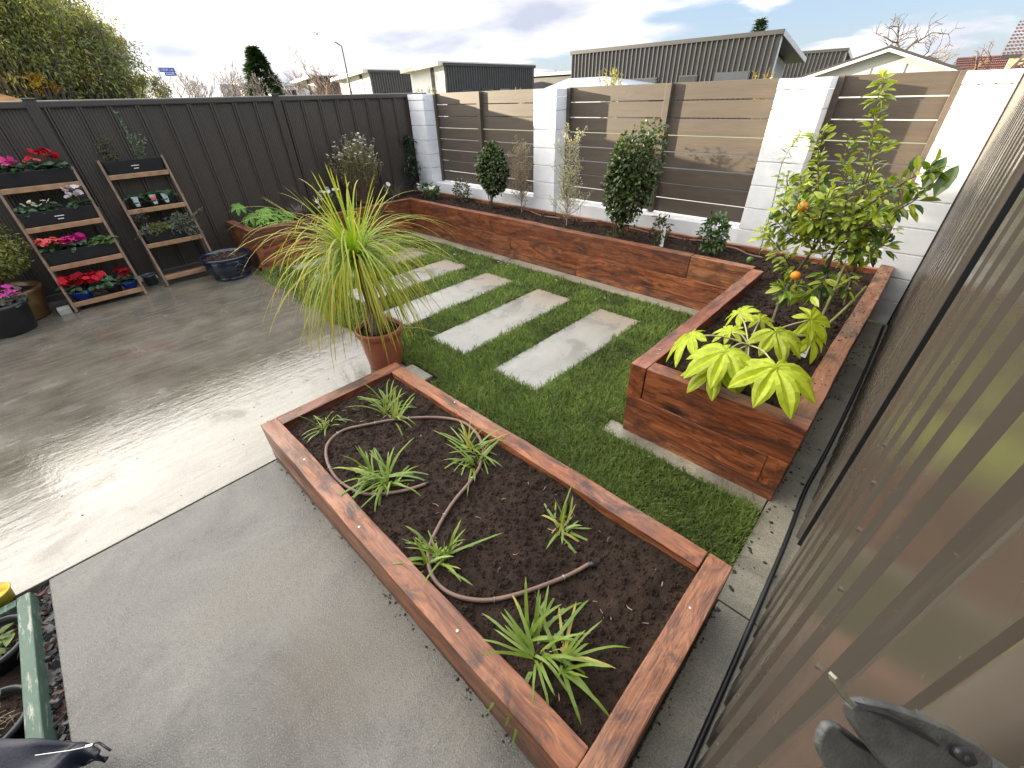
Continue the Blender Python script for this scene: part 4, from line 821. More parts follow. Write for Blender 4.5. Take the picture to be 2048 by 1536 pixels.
# thin reedy plant in front of the third pillar
q0 = uY(1545, 432, 4.3); t = thing('willow_shoot', (q0[0], 4.3, SZ), 'single thin shoot with narrow leaves before the third pillar', 'plant'); R = rng(92)
s = spline([(q0[0]-.01, 4.3, SZ-.01), tuple(uY(1545, 410, 4.3)), tuple(uY(1560, 340, 4.3)), tuple(uY(1578, 300, 4.3)), tuple(uY(1604, 268, 4.3))], 6); MB().tube(s, np.linspace(.005, .0015, len(s)), 5, c=(.18, .16, .06)).build('stem', BARK, t)
P = []; D = []
for u in np.concatenate([R.uniform(.74, 1, 30), R.uniform(.4, .7, 6)]): i0 = min(len(s)-2, int(u*(len(s)-1))); P.append(s[i0]); D.append(R.normal(size=3)*[1, .6, .6]+[0, 0, .4])
MB().leaves(P, D, R.normal(size=(len(P), 3)), R.uniform(.05, .09, len(P)), .010, np.array([.20, .24, .06])*R.uniform(.7, 1.2, (len(P), 1))).build('foliage', LEAF, t)
# pruned canes with thorns, fatsia and tag at the front of the right arm
cb = uZ(1622, 678, SZ); t = thing('pruned_rose', cb, 'pruned green thorny canes standing in the right arm of the tall bed', 'plant'); mb = MB(); R = rng(93)
for pts in (((1622, 682, 0), (1645, 630, .0), (1670, 575, .05), (1690, 528, .08)), ((1628, 676, 0), (1660, 645, 0), (1695, 612, .06), (1733, 572, .12)), ((1640, 668, 0), (1652, 655, 0), (1665, 640, .02)), ((1635, 660, .05), (1630, 630, .08), (1632, 595, .1))):
    s = spline([tuple(uY(a, c, cb[1]+d)) for a, c, d in pts], 8); mb.tube(s, np.linspace(.0085, .006, len(s)), 8, c=(.30, .32, .10))
    for k in range(12): i0 = R.randint(1, len(s)-1); o = nrm(R.normal(size=3)); mb.tube([s[i0], s[i0]+o*.016], [.003, .0006], 4, c=(.36, .30, .12))
mb.build('canes', TWIG, t, smooth=True)
fc = uZ(1495, 690, .58); t = thing('fatsia', (fc[0], fc[1], SZ), 'lime yellow fatsia with big hand-shaped leaves at the near end of the tall bed', 'plant'); mb = MB(); ms = MB()
cen = uZ(1497, 690, .60); ms.tube([(cen[0]+.02, cen[1], SZ-.02), (cen[0]+.01, cen[1], .5), tuple(cen)], [.012, .011, .009], 8, c=(.25, .22, .09))
LMC = np.array([.50, .58, .035])
FL = [((1552, 735), .66, (.35, -.9, -.35), (.1, -.25, 1), .215, 8, 1.0), ((1452, 703), .66, (-.25, -.95, -.3), (-.1, -.3, 1), .20, 8, .95), ((1383, 672), .63, (-.75, -.35, -.6), (-.75, -.35, .75), .17, 7, 1.05), ((1551, 665), .68, (.5, -.3, -.2), (.15, -.2, 1), .17, 8, .75),
      ((1478, 628), .64, (.3, .8, .2), (-.5, -.3, .8), .13, 7, 1.0), ((1620, 640), .66, (.25, .5, -.2), (.5, -.4, .7), .15, 7, .9), ((1462, 665), .62, (-.3, .3, .3), (-.2, -.3, 1), .11, 7, 1.05), ((1625, 672), .58, (.25, -.8, -.5), (.7, -.3, .6), .14, 6, .95), ((1430, 740), .56, (-.4, -.8, -.4), (-.1, -.3, 1), .16, 7, .75), ((1520, 640), .56, (-.1, .9, 0), (0, -.2, 1), .11, 7, .8), ((1490, 742), .53, (.1, -.9, -.3), (0, -.2, 1), .14, 7, .7)]
for i, ((px, py), z, td, nv, rr, lb, g) in enumerate(FL):
    c = uZ(px, py, z); palm_leaf(mb, c, td, nv, rr, lb, i+400, LMC*g, .10, 2.35); ms.tube(spline([tuple(cen), tuple((cen+c)/2+[0, 0, .025]), tuple(c)], 4), .0042, 6, c=(.42, .40, .18))
mb.build('leaves', LEAF, t); ms.build('stems', TWIG, t, smooth=True)
c = uZ(1612, 693, .50); pt_ = MB(); pt_.add([c+[-.018, .006, .03], c+[.018, -.004, .03], c+[.02, -.015, -.06], c+[-.014, -.005, -.06]], [(0, 1, 2, 3)]); tt = pt_.build('plant_tag', WHITE); sol = tt.modifiers.new('thick', 'SOLIDIFY'); sol.thickness = .0012
tag(tt, 'white plant tag stuck in the soil behind the lime fatsia', 'plant tag')
mb = MB()
for k in range(4): a = c+[-.010, .004-.0025*k, .018-.018*k]; mb.add([a+[0, -.003, .003], a+[.022, -.009, .003], a+[.022, -.009, -.002], a+[0, -.003, -.002]], [(0, 1, 2, 3)])
ln_ = mb.build('print_lines', PLASTIC); ln_.parent = tt
# ------------------------------------------------------------------ ladder shelves with troughs and pots
def ladder(y0, y1, xf, tiers, label, hgt, slope=.35):
    t = thing('ladder_shelf', (xf, (y0+y1)/2, 0), label, 'plant shelf', 'timber ladder shelves by the steel fence'); X = lambda z: xf-slope*z
    for y in (y0, y1):
        MB().bar((xf, y, 0), (X(hgt), y, hgt), .022, .044, (1, 0, 0)).build('rail', GREYW, t, bevel=.002)
        MB().bar((xf-.40, y+.012, 0), (X(.86), y+.012, .86), .02, .036, (1, 0, 0)).build('rear_leg', GREYW, t, bevel=.002)
    for z in tiers:
        MB().box(X(z)-.012, X(z)+.014, y0+.012, y1-.012, z, z+.045).build('shelf_rail', PALEW, t, bevel=.003)
        xb = max(X(z)-.215, -6.445); mb = MB()
        for k in range(3): a = X(z)-.02-k*(X(z)-.02-xb)/3; mb.box(a-.045, a, y0+.012, y1-.012, z-.004, z+.012)
        mb.build('shelf', GREYW, t, bevel=.002)
    return X
def trough(xf, y0, y1, z, label, mark=True, h=.155, d=.15):
    t = thing('trough', (xf-d/2, (y0+y1)/2, z), label, 'planter trough', 'black planter troughs'); mb = MB(); k = .018
    o = [(xf-k, y1-k), (xf-k, y0+k), (xf-d+k, y0+k), (xf-d+k, y1-k)]; p = [(xf, y1), (xf, y0), (xf-d, y0), (xf-d, y1)]; q = [(xf-.012, y1-.012), (xf-.012, y0+.012), (xf-d+.012, y0+.012), (xf-d+.012, y1-.012)]
    v = [(*a, z) for a in o]+[(*a, z+h) for a in p]+[(*a, z+h) for a in q]+[(*a, z+h-.03) for a in q]; f = []
    for b in (0, 4, 8):
        for i in range(4): j = (i+1) % 4; f.append((b+i, b+4+i, b+4+j, b+j))
    mb.add(v, f+[(12, 13, 14, 15), (0, 1, 2, 3)]); mb.build('body', PLASTIC, t, bevel=.003)
    mb = MB()
    MB().box(xf-d+.014, xf-.014, y0+.014, y1-.014, z+h-.045, z+h-.018).build('soil', SOIL, t)
    if mark:
        ym = (y0+y1)/2; dx = .002
        for zz, w in ((z+h*.62, .035), (z+h*.45, .022)): mb.box(xf-.004, xf+dx, ym-w, ym+w, zz, zz+.006)
        mb.build('printed_mark', WHITE, t)
    return t
def cyclamen(c, w, d, h, seed, cols, label, nf=18, leaf=.05, cat='flowers', group='cyclamens and other flowers on the shelves', lc=((.03, .07, .03), (.05, .10, .05), (.09, .14, .09)), fr=.026, name='cyclamen'):
    R = rng(seed); t = thing(name, c, label, cat, group); n = int(40+w*160); P = np.array(c)+np.stack([R.uniform(-d, d, n)*.5, R.uniform(-w, w, n)*.5, R.uniform(.0, .07, n)], 1); az = R.uniform(0, 6.28, n); lc = np.array(lc)
    MB().leaves(P, np.stack([np.cos(az), np.sin(az), R.uniform(-.3, .3, n)], 1), np.tile((.35, 0, .9), (n, 1))+R.normal(0, .2, (n, 3)), leaf*R.uniform(.7, 1.2, n), leaf*.85, lc[R.randint(0, len(lc), n)]*R.uniform(.8, 1.3, (n, 1)), st=((0, .2), (.25, .9), (.6, 1.0), (.85, .6), (1, .05))).build('foliage', LEAF, t)
    if nf:
        F = [np.array(c)+[R.uniform(-d, d)*.4+.01, R.uniform(-w, w)*.46, h*R.uniform(.55, 1.05)] for _ in range(nf)]
        flowers(t, F, fr, cols, seed+1, petals=5, up=.8); mb = MB()
        for f in F[::2]: mb.tube([np.array(c)+[0, (f[1]-c[1])*.6, 0], f], .002, 4, c=(.14, .12, .05), cap=False)
        mb.build('stalks', TWIG, t)
    return t
def small_pot(x, y, z, r, h, mat, label, group='small pots on the lowest shelf'):
    t = thing('small_pot', (x, y, z), label, 'pot', group)
    MB().lathe([(0, 0), (r*.74, 0), (r*.93, h*.86), (r, h*.87), (r, h), (r*.9, h), (r*.88, h*.8)], x, y, 24, z0=z).build('body', mat, t, smooth=True); MB().lathe([(r*.9, h*.84), (0, h*.86)], x, y, 16, z0=z).build('soil', SOIL, t); return t
RED = [(.55, .012, .03), (.40, .008, .02), (.62, .02, .04)]; PINK = [(.72, .05, .26), (.80, .16, .40)]; CORAL = [(.85, .20, .16), (.80, .14, .14)]; MAG = [(.75, .03, .35)]; WHT = [(.82, .80, .74)]
X1 = ladder(-.235, .35, -5.88, (.045, .385, .725, 1.055), 'left timber ladder shelf carrying three troughs of bright flowers', 1.22)
tl = {}
for z, lab in ((1.055, 'top black trough on the left ladder shelf, red and pink flowers in it'), (.725, 'middle black trough on the left ladder shelf, white flowers in it'), (.385, 'lowest black trough on the left ladder shelf, coral and magenta flowers in it')):
    trough(X1(z)-.014, -.215, .33, z+.014, lab, mark=z < 1 and z > .5)
def on(z): return z+.014+.135
cyclamen((X1(1.055)-.09, -.12, on(1.055)), .22, .13, .14, 101, PINK, 'pink geranium at the left of the top trough', 16, .06, fr=.03, name='geranium')
cyclamen((X1(1.055)-.09, .17, on(1.055)), .27, .13, .17, 102, RED+CORAL[:1], 'red geranium at the right of the top trough', 20, .07, fr=.03, name='geranium')
cyclamen((X1(.725)-.09, -.05, on(.725)), .28, .12, .12, 103, [(.80, .78, .55), (.75, .74, .66)], 'cream flowered plant left in the middle trough', 8, .05)
cyclamen((X1(.725)-.09, .26, on(.725)), .15, .12, .19, 104, [(.84, .66, .70), (.85, .82, .80)], 'pale pink and white cyclamen at the right end of the middle trough', 14, .05)
cyclamen((X1(.385)-.08, -.12, on(.385)), .19, .15, .13, 105, CORAL, 'coral cyclamen at the left of the lowest trough', 24, .05, fr=.036)
cyclamen((X1(.385)-.08, .055, on(.385)), .18, .14, .12, 106, MAG+PINK[:1], 'magenta cyclamen in the middle of the lowest trough', 20, .05, fr=.034)
cyclamen((X1(.385)-.08, .25, on(.385)), .14, .12, .1, 107, [], 'flowerless green plant at the right of the lowest trough', 0, .075, lc=((.05, .11, .03), (.10, .15, .05)))
xb = X1(.045)-.09
small_pot(xb, -.13, .06, .095, .115, BLUEP, 'blue plastic pot under a mass of red cyclamen on the lowest shelf'); small_pot(xb-.01, .13, .06, .075, .12, DARKP, 'dark grey plastic pot in the middle of the lowest shelf'); small_pot(xb+.02, .265, .06, .065, .10, BLUEP, 'small blue plastic pot at the right of the lowest shelf')
cyclamen((xb, -.06, .175), .34, .22, .13, 108, RED, 'wide mass of red cyclamen at the left of the lowest shelf', 60, .06, fr=.034)
cyclamen((xb+.02, .265, .155), .12, .12, .14, 109, [(.35, .006, .02), (.45, .01, .03)], 'dark red cyclamen in the small blue pot', 16, .05)
flw = cyclamen((xb, .13, .18), .05, .05, .08, 110, [(.72, .74, .36)], 'single pale bud in the dark grey pot', 3, .04, fr=.03)
X2 = ladder(.575, 1.13, -6.0, (.06, .395, .735, 1.062), 'right timber ladder shelf with a lavender trough on top and an empty lowest board', 1.24)
trough(X2(1.062)-.014, .60, 1.11, 1.076, 'black trough on top of the right ladder shelf holding tall lavender'); trough(X2(.395)-.014, .60, 1.11, .409, 'black trough low on the right ladder shelf under trailing thyme', False)
c = np.array([X2(1.062)-.09, .95, 1.20]); t = thing('lavender', c, 'tall grey green lavender rising at the right of the top trough', 'plant'); R = rng(120); P = []; D = []; ms = MB()
for i in range(46):
    az = R.uniform(0, 6.28); sp = R.uniform(0, .085); hh = R.uniform(.12, .27); e = c+[math.cos(az)*sp*.7, math.sin(az)*sp+.03, hh]
    if i < 9: e = c+[R.normal(0, .012), -.045+R.normal(0, .014), .30+.045*i*.45]
    s = c+[0, R.normal(0, .02), -.02]; ms.tube([s, (s+e)/2+R.normal(0, .006, 3), e], [.0028, .002, .001], 4, c=(.2, .19, .13), cap=False)
    for u in R.uniform(.25, 1, 24): P.append(s*(1-u)+e*u); D.append(R.normal(0, .6, 3)+[0, 0, .8])
n = len(P); MB().leaves(P, D, R.normal(size=(n, 3)), R.uniform(.022, .042, n), .010, np.array([.27, .31, .23])*R.uniform(.6, 1.4, (n, 1))).build('foliage', LEAF, t); ms.build('stems', TWIG, t)
wispy('dry_herb', (X2(1.062)-.09, .70, 1.19), 'straggly dry herb leaning left out of the top right trough', 121, .28, .24, 34, [(.12, .13, .06), (.20, .17, .11)], (.17, .13, .09), leaf=.014, cat='plant', dens=6)
t2 = X2(.735)-.09
for k, (y, lab) in enumerate(((.70, 'leftmost of the three tagged seedling pots on the right shelf'), (.86, 'tagged seedling pot with a red printed tag on the right shelf'), (.97, 'rightmost of the three tagged seedling pots on the right shelf'))):
    q = small_pot(t2+.03, y, .75, .05, .09, DARKP, lab, 'tagged seedling pots'); mb = MB(); mb.add([(t2+.08, y-.016, .80), (t2+.085, y+.016, .80), (t2+.065, y+.030, .895), (t2+.06, y-.030, .895)], [(0, 1, 2, 3)]); mb.build('tag', simple('green_white_tag', (.36, .44, .42), .4, .5, 60), q)
    if k == 1: MB().add([(t2+.0795, y-.024, .845), (t2+.0845, y+.024, .845), (t2+.0735, y+.022, .875), (t2+.0685, y-.022, .875)], [(0, 1, 2, 3)]).build('tag_print', simple('red_print', (.5, .05, .03), .5), q)
cyclamen((t2, .86, .84), .42, .1, .08, 122, [], 'row of leafy seedlings in the tagged pots', 0, .055, lc=((.05, .11, .04), (.03, .07, .03)), name='seedlings')
c = np.array([X2(.395)-.07, .86, .55]); t = thing('thyme', c, 'grey green thyme trailing over the low trough of the right shelf', 'plant'); R = rng(123); P = []; D = []; ms = MB()
for i in range(150):
    y = R.uniform(-.22, .24); s = c+[R.uniform(-.04, .05), y, 0]; e = s+[R.uniform(0, .12), R.normal(.05 if y > 0 else -.02, .07), R.uniform(-.05, .15)*(1.2 if y > 0 else .6)]
    if y > .12 and i % 2: e = s+[R.uniform(.05, .12), R.uniform(.0, .10), -R.uniform(.02, .18)]
    ms.tube([s, (s+e)/2+[0, 0, .03], e], [.002, .0015, .001], 4, c=(.16, .13, .09), cap=False)
    for u in R.uniform(.15, 1, 16): P.append(s*(1-u)+e*u+[0, 0, .06*u*(1-u)]); D.append(R.normal(0, 1, 3))
n = len(P); cc = np.where((np.array(P)[:, 1:2] < c[1]) & (np.array(P)[:, 1:2] > c[1]-.18), [[.17, .19, .05]], [[.18, .22, .16]])
MB().leaves(P, D, R.normal(size=(n, 3)), R.uniform(.014, .03, n), .010, cc*R.uniform(.6, 1.4, (n, 1))).build('foliage', LEAF, t); ms.build('stems', TWIG, t)
wispy('dry_herb', (X2(.395)-.08, .66, .53), 'dark wiry herb at the left of the low right trough', 124, .22, .22, 26, [(.05, .06, .04), (.10, .09, .07)], (.09, .07, .055), leaf=.012, cat='plant', dens=5)
# odds and ends on the ground behind the shelves
o = MB().box(-6.40, -6.22, .37, .55, .05, .075).build('timber_offcut', simple('painted_offcut', (.46, .44, .36), .6, .3, 9), bevel=.003); tag(o, 'pale painted timber offcut between the two ladder shelves', 'offcut', 'pale timber offcuts'); MB().box(-6.40, -6.22, .39, .43, 0, .049).build('foot', GREYW, o)
o = MB().box(-5.99, -5.89, -.36, -.265, .0, .06).build('timber_offcut', simple('painted_offcut_grey', (.40, .40, .35), .6, .3, 9), bevel=.003); tag(o, 'pale timber offcut beside the brown pot and left ladder', 'offcut', 'pale timber offcuts')
small_pot(-6.20, .47, 0, .07, .12, simple('slate_plastic', (.06, .075, .09), .45, .3, 15), 'slate grey pot on the ground between the ladder shelves', 'pots standing on the patio')
# large pots on the patio
def big_pot(name, x, y, prof, mat, label, soil_z, soil_r):
    t = thing(name, (x, y, 0), label, 'pot', 'pots standing on the patio'); MB().lathe(prof, x, y, 48).build('body', mat, t, smooth=True)
    mb = MB(); mb.lathe([(soil_r, soil_z), (soil_r*.7, soil_z+.012), (soil_r*.3, soil_z+.006), (0, soil_z+.015)], x, y, 28); R = rng(int(soil_r*999))
    for i in range(90): a = R.uniform(0, 6.28); r = soil_r*.95*math.sqrt(R.uniform()); mb.blob((x+r*math.cos(a), y+r*math.sin(a), soil_z+.012), R.uniform(.003, .010), i, k=6, rough=.4)
    mb.build('soil', SOIL, t); return t
bx, by = -5.76, 1.19
t = big_pot('plant_pot', bx, by, [(0, 0), (.185, 0), (.195, .012), (.195, .03), (.188, .036), (.200, .05), (.232, .12), (.246, .18), (.240, .215), (.236, .222), (.262, .232), (.272, .245), (.268, .258), (.25, .262), (.238, .252), (.232, .225)], BLUEG, 'low round dark blue glazed pot with bare soil by the left bed end', .225, .235)
mb = MB(); fa = math.atan2(-by, -bx)+.38
for k in range(9):
    a = fa+(k-4)*.05; s = [(bx+(.2475+.001)*math.cos(fa+(k-4)*.012*(1+2*u)), by+.2485*math.sin(fa+(k-4)*.012*(1+2*u)), .11+.085*u*(1-.12*abs(k-4)*.6)) for u in np.linspace(0, 1, 6)]; mb.tube(s, np.linspace(.003, .007, 6), 5)
for k in range(7): a = fa+(k-3)*.045; mb.tube([(bx+.236*math.cos(a), by+.236*math.sin(a), .105-.006*abs(k-3)), (bx+.238*math.cos(a+.03), by+.238*math.sin(a+.03), .10)], .008, 5)
mb.build('moulded_shell', BLUEG, t, smooth=True)
mb = MB(); R = rng(7); n = 40; az = R.uniform(0, 6.28, n); mb.blades(np.stack([bx+R.normal(0, .1, n), by+R.normal(0, .1, n), np.full(n, .235)], 1), np.stack([np.cos(az), np.sin(az), R.uniform(.05, .5, n)], 1), R.uniform(.03, .13, n), .003, np.array([.36, .30, .18])*R.uniform(.5, 1.2, (n, 1)), grav=.6, seg=5, wig=.15); o = mb.build('dry_twigs', TWIG); tag(o, 'dry twigs lying in the dark blue glazed pot', 'twigs')
px_, py_ = -6.10, -.63
big_pot('plant_pot', px_, py_, [(0, 0), (.20, 0), (.215, .02), (.262, .24), (.275, .26), (.280, .285), (.265, .295), (.252, .285), (.24, .25)], BROWNG, 'large mustard brown pot with a woody green shrub', .25, .245)
bush('woody_shrub', (px_, py_, .25), 'yellow green woody shrub growing in the mustard brown pot', 'shrub', 130, (px_+.0, py_+.06, .64, .24, .30, .25), 3200, .036, .012, [(.22, .24, .05), (.15, .19, .05), (.32, .28, .07)], mat=LEAF, stems=34, stem_r=.004, stem_col=(.12, .08, .06), hollow=.3)
kx, ky = -5.79, -.70
big_pot('plant_pot', kx, ky, [(0, 0), (.16, 0), (.17, .01), (.205, .23), (.222, .24), (.224, .27), (.205, .275), (.195, .25)], PLASTIC, 'black plastic pot with bright pink cyclamen at the left edge', .235, .195)
cyclamen((kx, ky+.03, .25), .36, .3, .13, 131, [(.85, .12, .55), (.80, .08, .45)], 'bright pink cyclamen with grey leaves in the black pot', 26, .06, lc=((.10, .13, .10), (.18, .12, .11), (.05, .09, .05)), group='cyclamens in pots')
# ------------------------------------------------------------------ green timber box, pots, bark and jacket at the lower left
GX0, GY1, GZ = -2.135, -.735, .035
GREENP = None
def m_green():
    t = NT('flaking_green_paint'); w = t.coord(world=True); n = t.noise(w, 16, 7, .7); f = t.noise(t.coord((10, 60, 60), world=True), 1, 5, .7)
    c = t.mix(t.mr(n, .3, .7), (.055, .105, .072), (.085, .145, .105)); c = t.mix(t.mr(f, .55, .66, 0, .85), c, (.42, .41, .34)); return t.fin(Base_Color=c, Roughness=.55, Normal=t.bump(f, .002, .7))
GREENP = m_green()
gb = thing('timber_box', (-1.6, -1.0, -.1), 'flaking green painted timber box holding black pots', 'planter box')
MB().box(GX0, -.7, GY1-.042, GY1, -.10, GZ).build('side_board', GREENP, gb, bevel=.004); MB().box(GX0, GX0+.04, -1.6, GY1-.044, -.10, GZ-.004).build('side_board', GREENP, gb, bevel=.004)
for k, (px, py, lab) in enumerate(((-22, 1290, 'black pot with broad green leaves, farther back in the green box'), (-32, 1450, 'black pot of withered stems, nearer in the green box'))):
    c = uZ(px, py, .03); R = rng(140+k); r = .115
    t = thing('black_pot', (c[0], c[1], -.1), lab, 'pot', 'black pots in the green box'); MB().lathe([(0, 0), (r*.75, 0), (r*.95, .15), (r, .152), (r, .172), (r*.92, .174), (r*.9, .15)], c[0], c[1], 40, z0=-.14).build('body', DARKP, t, smooth=True); mb = MB(); mb.lathe([(r*.92, .0), (r*.5, .006), (0, .003)], c[0], c[1], 20, z0=-.01); 
    for i in range(60): a = R.uniform(0, 6.28); q = r*.88*math.sqrt(R.uniform()); mb.blob((c[0]+q*math.cos(a), c[1]+q*math.sin(a), -.005), R.uniform(.002, .006), i, k=6, rough=.4)
    mb.build('soil', SOIL, t)
    p = thing('seedling', (c[0], c[1], .0), ('broad leaved green plant in the farther black pot', 'withered plant with one fresh leaf in the nearer black pot')[k], 'plant', 'plants in the green box')
    n = (26, 12)[k]; az = R.uniform(0, 6.28, n); P = np.array([c[0], c[1], .02])+R.normal(0, .035, (n, 3))*[1, 1, .4]; MB().leaves(P, np.stack([np.cos(az), np.sin(az), R.uniform(-.1, .5, n)], 1), np.tile((0, 0, 1.), (n, 1))+R.normal(0, .3, (n, 3)), R.uniform(.035, .07, n), R.uniform(.02, .032, n), np.array([.15, .21, .05])*R.uniform(.7, 1.3, (n, 1))).build('leaves', LEAF, p)
    n = 40; az = R.uniform(0, 6.28, n); MB().blades(np.array([c[0], c[1], .004])+R.normal(0, .03, (n, 3))*[1, 1, .1], np.stack([np.cos(az), np.sin(az), R.uniform(.1, .8, n)], 1), R.uniform(.03, .08, n), .0025, np.array([.24, .18, .11])*R.uniform(.5, 1.3, (n, 1)), grav=.8, seg=5, wig=.12).build('dry_stems', TWIG, p)
c = uZ(0, 1196, .03); t = thing('yellow_tub', (c[0], c[1], .0), 'yellow plastic tub at the corner of the green box', 'tub'); MB().lathe([(0, .0), (.035, .0), (.045, .05), (.05, .055), (.046, .06), (.036, .03), (0, .03)], c[0], c[1], 24, z0=.01).build('body', simple('yellow_plastic', (.72, .56, .06), .5, .15, 20), t, smooth=True)
R = rng(150); mb = MB()
for i in range(900):
    x = R.uniform(-2.2, -.9); y = -.692-abs(R.normal(0, .03)) if i % 2 else R.uniform(-.735, -.69); l = R.gamma(3, .006)+.008; w = l*R.uniform(.25, .6); az = R.uniform(0, 3.14); d = np.array([math.cos(az), math.sin(az), R.normal(0, .25)]); cgr = R.choice([.012, .02, .035, .06, .10]); mb.bar(np.array([x, y, -.05+R.uniform(0, .03)])-d*l/2, np.array([x, y, -.05+R.uniform(0, .03)])+d*l/2, w, w*.5, (R.normal(0, .3), R.normal(0, .3), 1), c=np.array([1.1, 1, .95])*cgr if R.uniform() < .85 else np.array([.10, .04, .03]))
o = mb.build('bark_mulch', simple('dark_bark', (.03, .03, .03), .5, .3, 40, attr=True), bevel=0); tag(o, 'dark bark chips between the slab and the green box', 'bark mulch', kind='stuff')
# navy jacket lying over the box corner
jk = thing('jacket', uZ(60, 1510, .10), 'navy jacket edge with a metal zip lying over the green box', 'jacket'); mb = MB()
UP = [(-160, 1470), (0, 1478), (90, 1479), (150, 1481), (176, 1492), (205, 1511)]; LO = [(-160, 1760), (0, 1690), (70, 1600), (128, 1535), (166, 1522), (204, 1516)]
u1 = spline(UP, 8); l1 = spline(LO, 8); n = len(u1); V = []; m = 12
for i in range(n):
    for j in range(m):
        f = j/(m-1); p = u1[i]*(1-f)+l1[i]*f; q = uZ(p[0], p[1], .10); z = .012*math.sin(f*7+i*.18)+.006*math.sin(i*.5+f*3)-.03*f; V.append(q+np.array([0, 0, z]))
q = [(i*m+j, (i+1)*m+j, (i+1)*m+j+1, i*m+j+1) for i in range(n-1) for j in range(m-1)]; mb.add(V, q)
NAVY = simple('navy_nylon', (.006, .009, .026), .5, .3, 40, .0008, 160); o = mb.build('fabric', NAVY, jk, smooth=True); sol = o.modifiers.new('thick', 'SOLIDIFY'); sol.thickness = .008
zp = spline([tuple(uZ(a, b, .118)) for a, b in ((70, 1511), (105, 1506), (140, 1501), (168, 1495))], 10); MB().tube(zp, .0018, 6).build('zip', METALW, jk, smooth=True)
a = uZ(170, 1494, .122); b = uZ(186, 1490, .122); MB().bar(a, b, .008, .006).build('zip_slider', METALW, jk, bevel=.0015); c = uZ(198, 1485, .12); d = uZ(221, 1501, .118); mb = MB(); mb.tube(spline([tuple(b), tuple((b+c)/2+[0, 0, .004]), tuple(c)], 4), .0022, 6); mb.tube([c, d], .003, 8); mb.build('zip_pull', PLASTIC, jk, smooth=True)
# ------------------------------------------------------------------ gate latch close to the camera
def dep(px, py, k): return EYE+ray(px, py)*k
la = thing('gate_latch', dep(1820, 1480, .155), 'grey plastic gate latch with two tapered jaws and a small loop, lower right corner', 'latch')
def jaw(name, pts, k0, th, mat, parent=la, bev=.0022):
    s = np.array(pts, float); n = len(s); f = np.array([dep(a, b, k0) for a, b in s]); bk = np.array([dep(a, b, k0+th) for a, b in s]); bk = bk+(bk.mean(0)-bk)*.12; fi = f+(f.mean(0)-f)*.05-FWD*.003
    V = np.vstack([fi, f, bk, [fi.mean(0)], [bk.mean(0)]]); q = []; t = []
    for i in range(n): j = (i+1) % n; q += [(i, j, n+j, n+i), (n+i, n+j, 2*n+j, 2*n+i)]; t += [(3*n, j, i), (3*n+1, 2*n+i, 2*n+j)]
    m = MB(); m.add(V, q, t); o = m.build(name, mat, parent, smooth=False, bevel=bev); o.modifiers['bevel'].segments = 4; return o
LAT = simple('weathered_grey_plastic', (.105, .105, .10), .42, .45, 130, .0004, 900)
jaw('jaw', [(1684, 1402), (1690, 1396), (1716, 1392), (1760, 1400), (1802, 1413), (1845, 1430), (1885, 1446), (1920, 1466), (1946, 1480), (1968, 1497), (1976, 1510), (1976, 1560), (1850, 1590), (1773, 1540), (1745, 1508), (1722, 1480), (1700, 1450), (1688, 1430)], .150, .022, LAT)
jaw('jaw', [(1624, 1482), (1630, 1458), (1640, 1442), (1650, 1437), (1670, 1442), (1700, 1464), (1738, 1495), (1772, 1533), (1785, 1580), (1690, 1590), (1660, 1545), (1638, 1515)], .163, .02, LAT)
jaw('slot', [(1706, 1402), (1760, 1416), (1820, 1445), (1868, 1478), (1862, 1481), (1812, 1453), (1755, 1423)], .1452, .002, PLASTIC)
jaw('slot', [(1674, 1457), (1700, 1471), (1750, 1500), (1746, 1504), (1700, 1480)], .1582, .002, PLASTIC)
jaw('bolt_recess', [(1900, 1487), (1934, 1490), (1945, 1518), (1920, 1525), (1895, 1505)], .1450, .002, PLASTIC)
c = dep(1922, 1508, .1440); mb = MB(); mb.blob(c, .0024, 2, k=10, rough=.03); mb.build('bolt', DARKP, la, smooth=True)
jaw('loop', [(1656, 1346), (1661, 1342), (1667, 1346), (1675, 1360), (1681, 1375), (1692, 1392), (1700, 1400), (1694, 1404), (1683, 1396), (1674, 1384), (1664, 1369), (1657, 1356)], .1475, .0015, simple('dull_brass', (.26, .25, .19), .35, .4, 200, metal=.5), bev=.0006)
MB().bar(dep(1800, 1480, .165), np.array([.16, dep(1800, 1480, .165)[1], dep(1800, 1480, .165)[2]]), .02, .02).build('bracket', LAT, la)
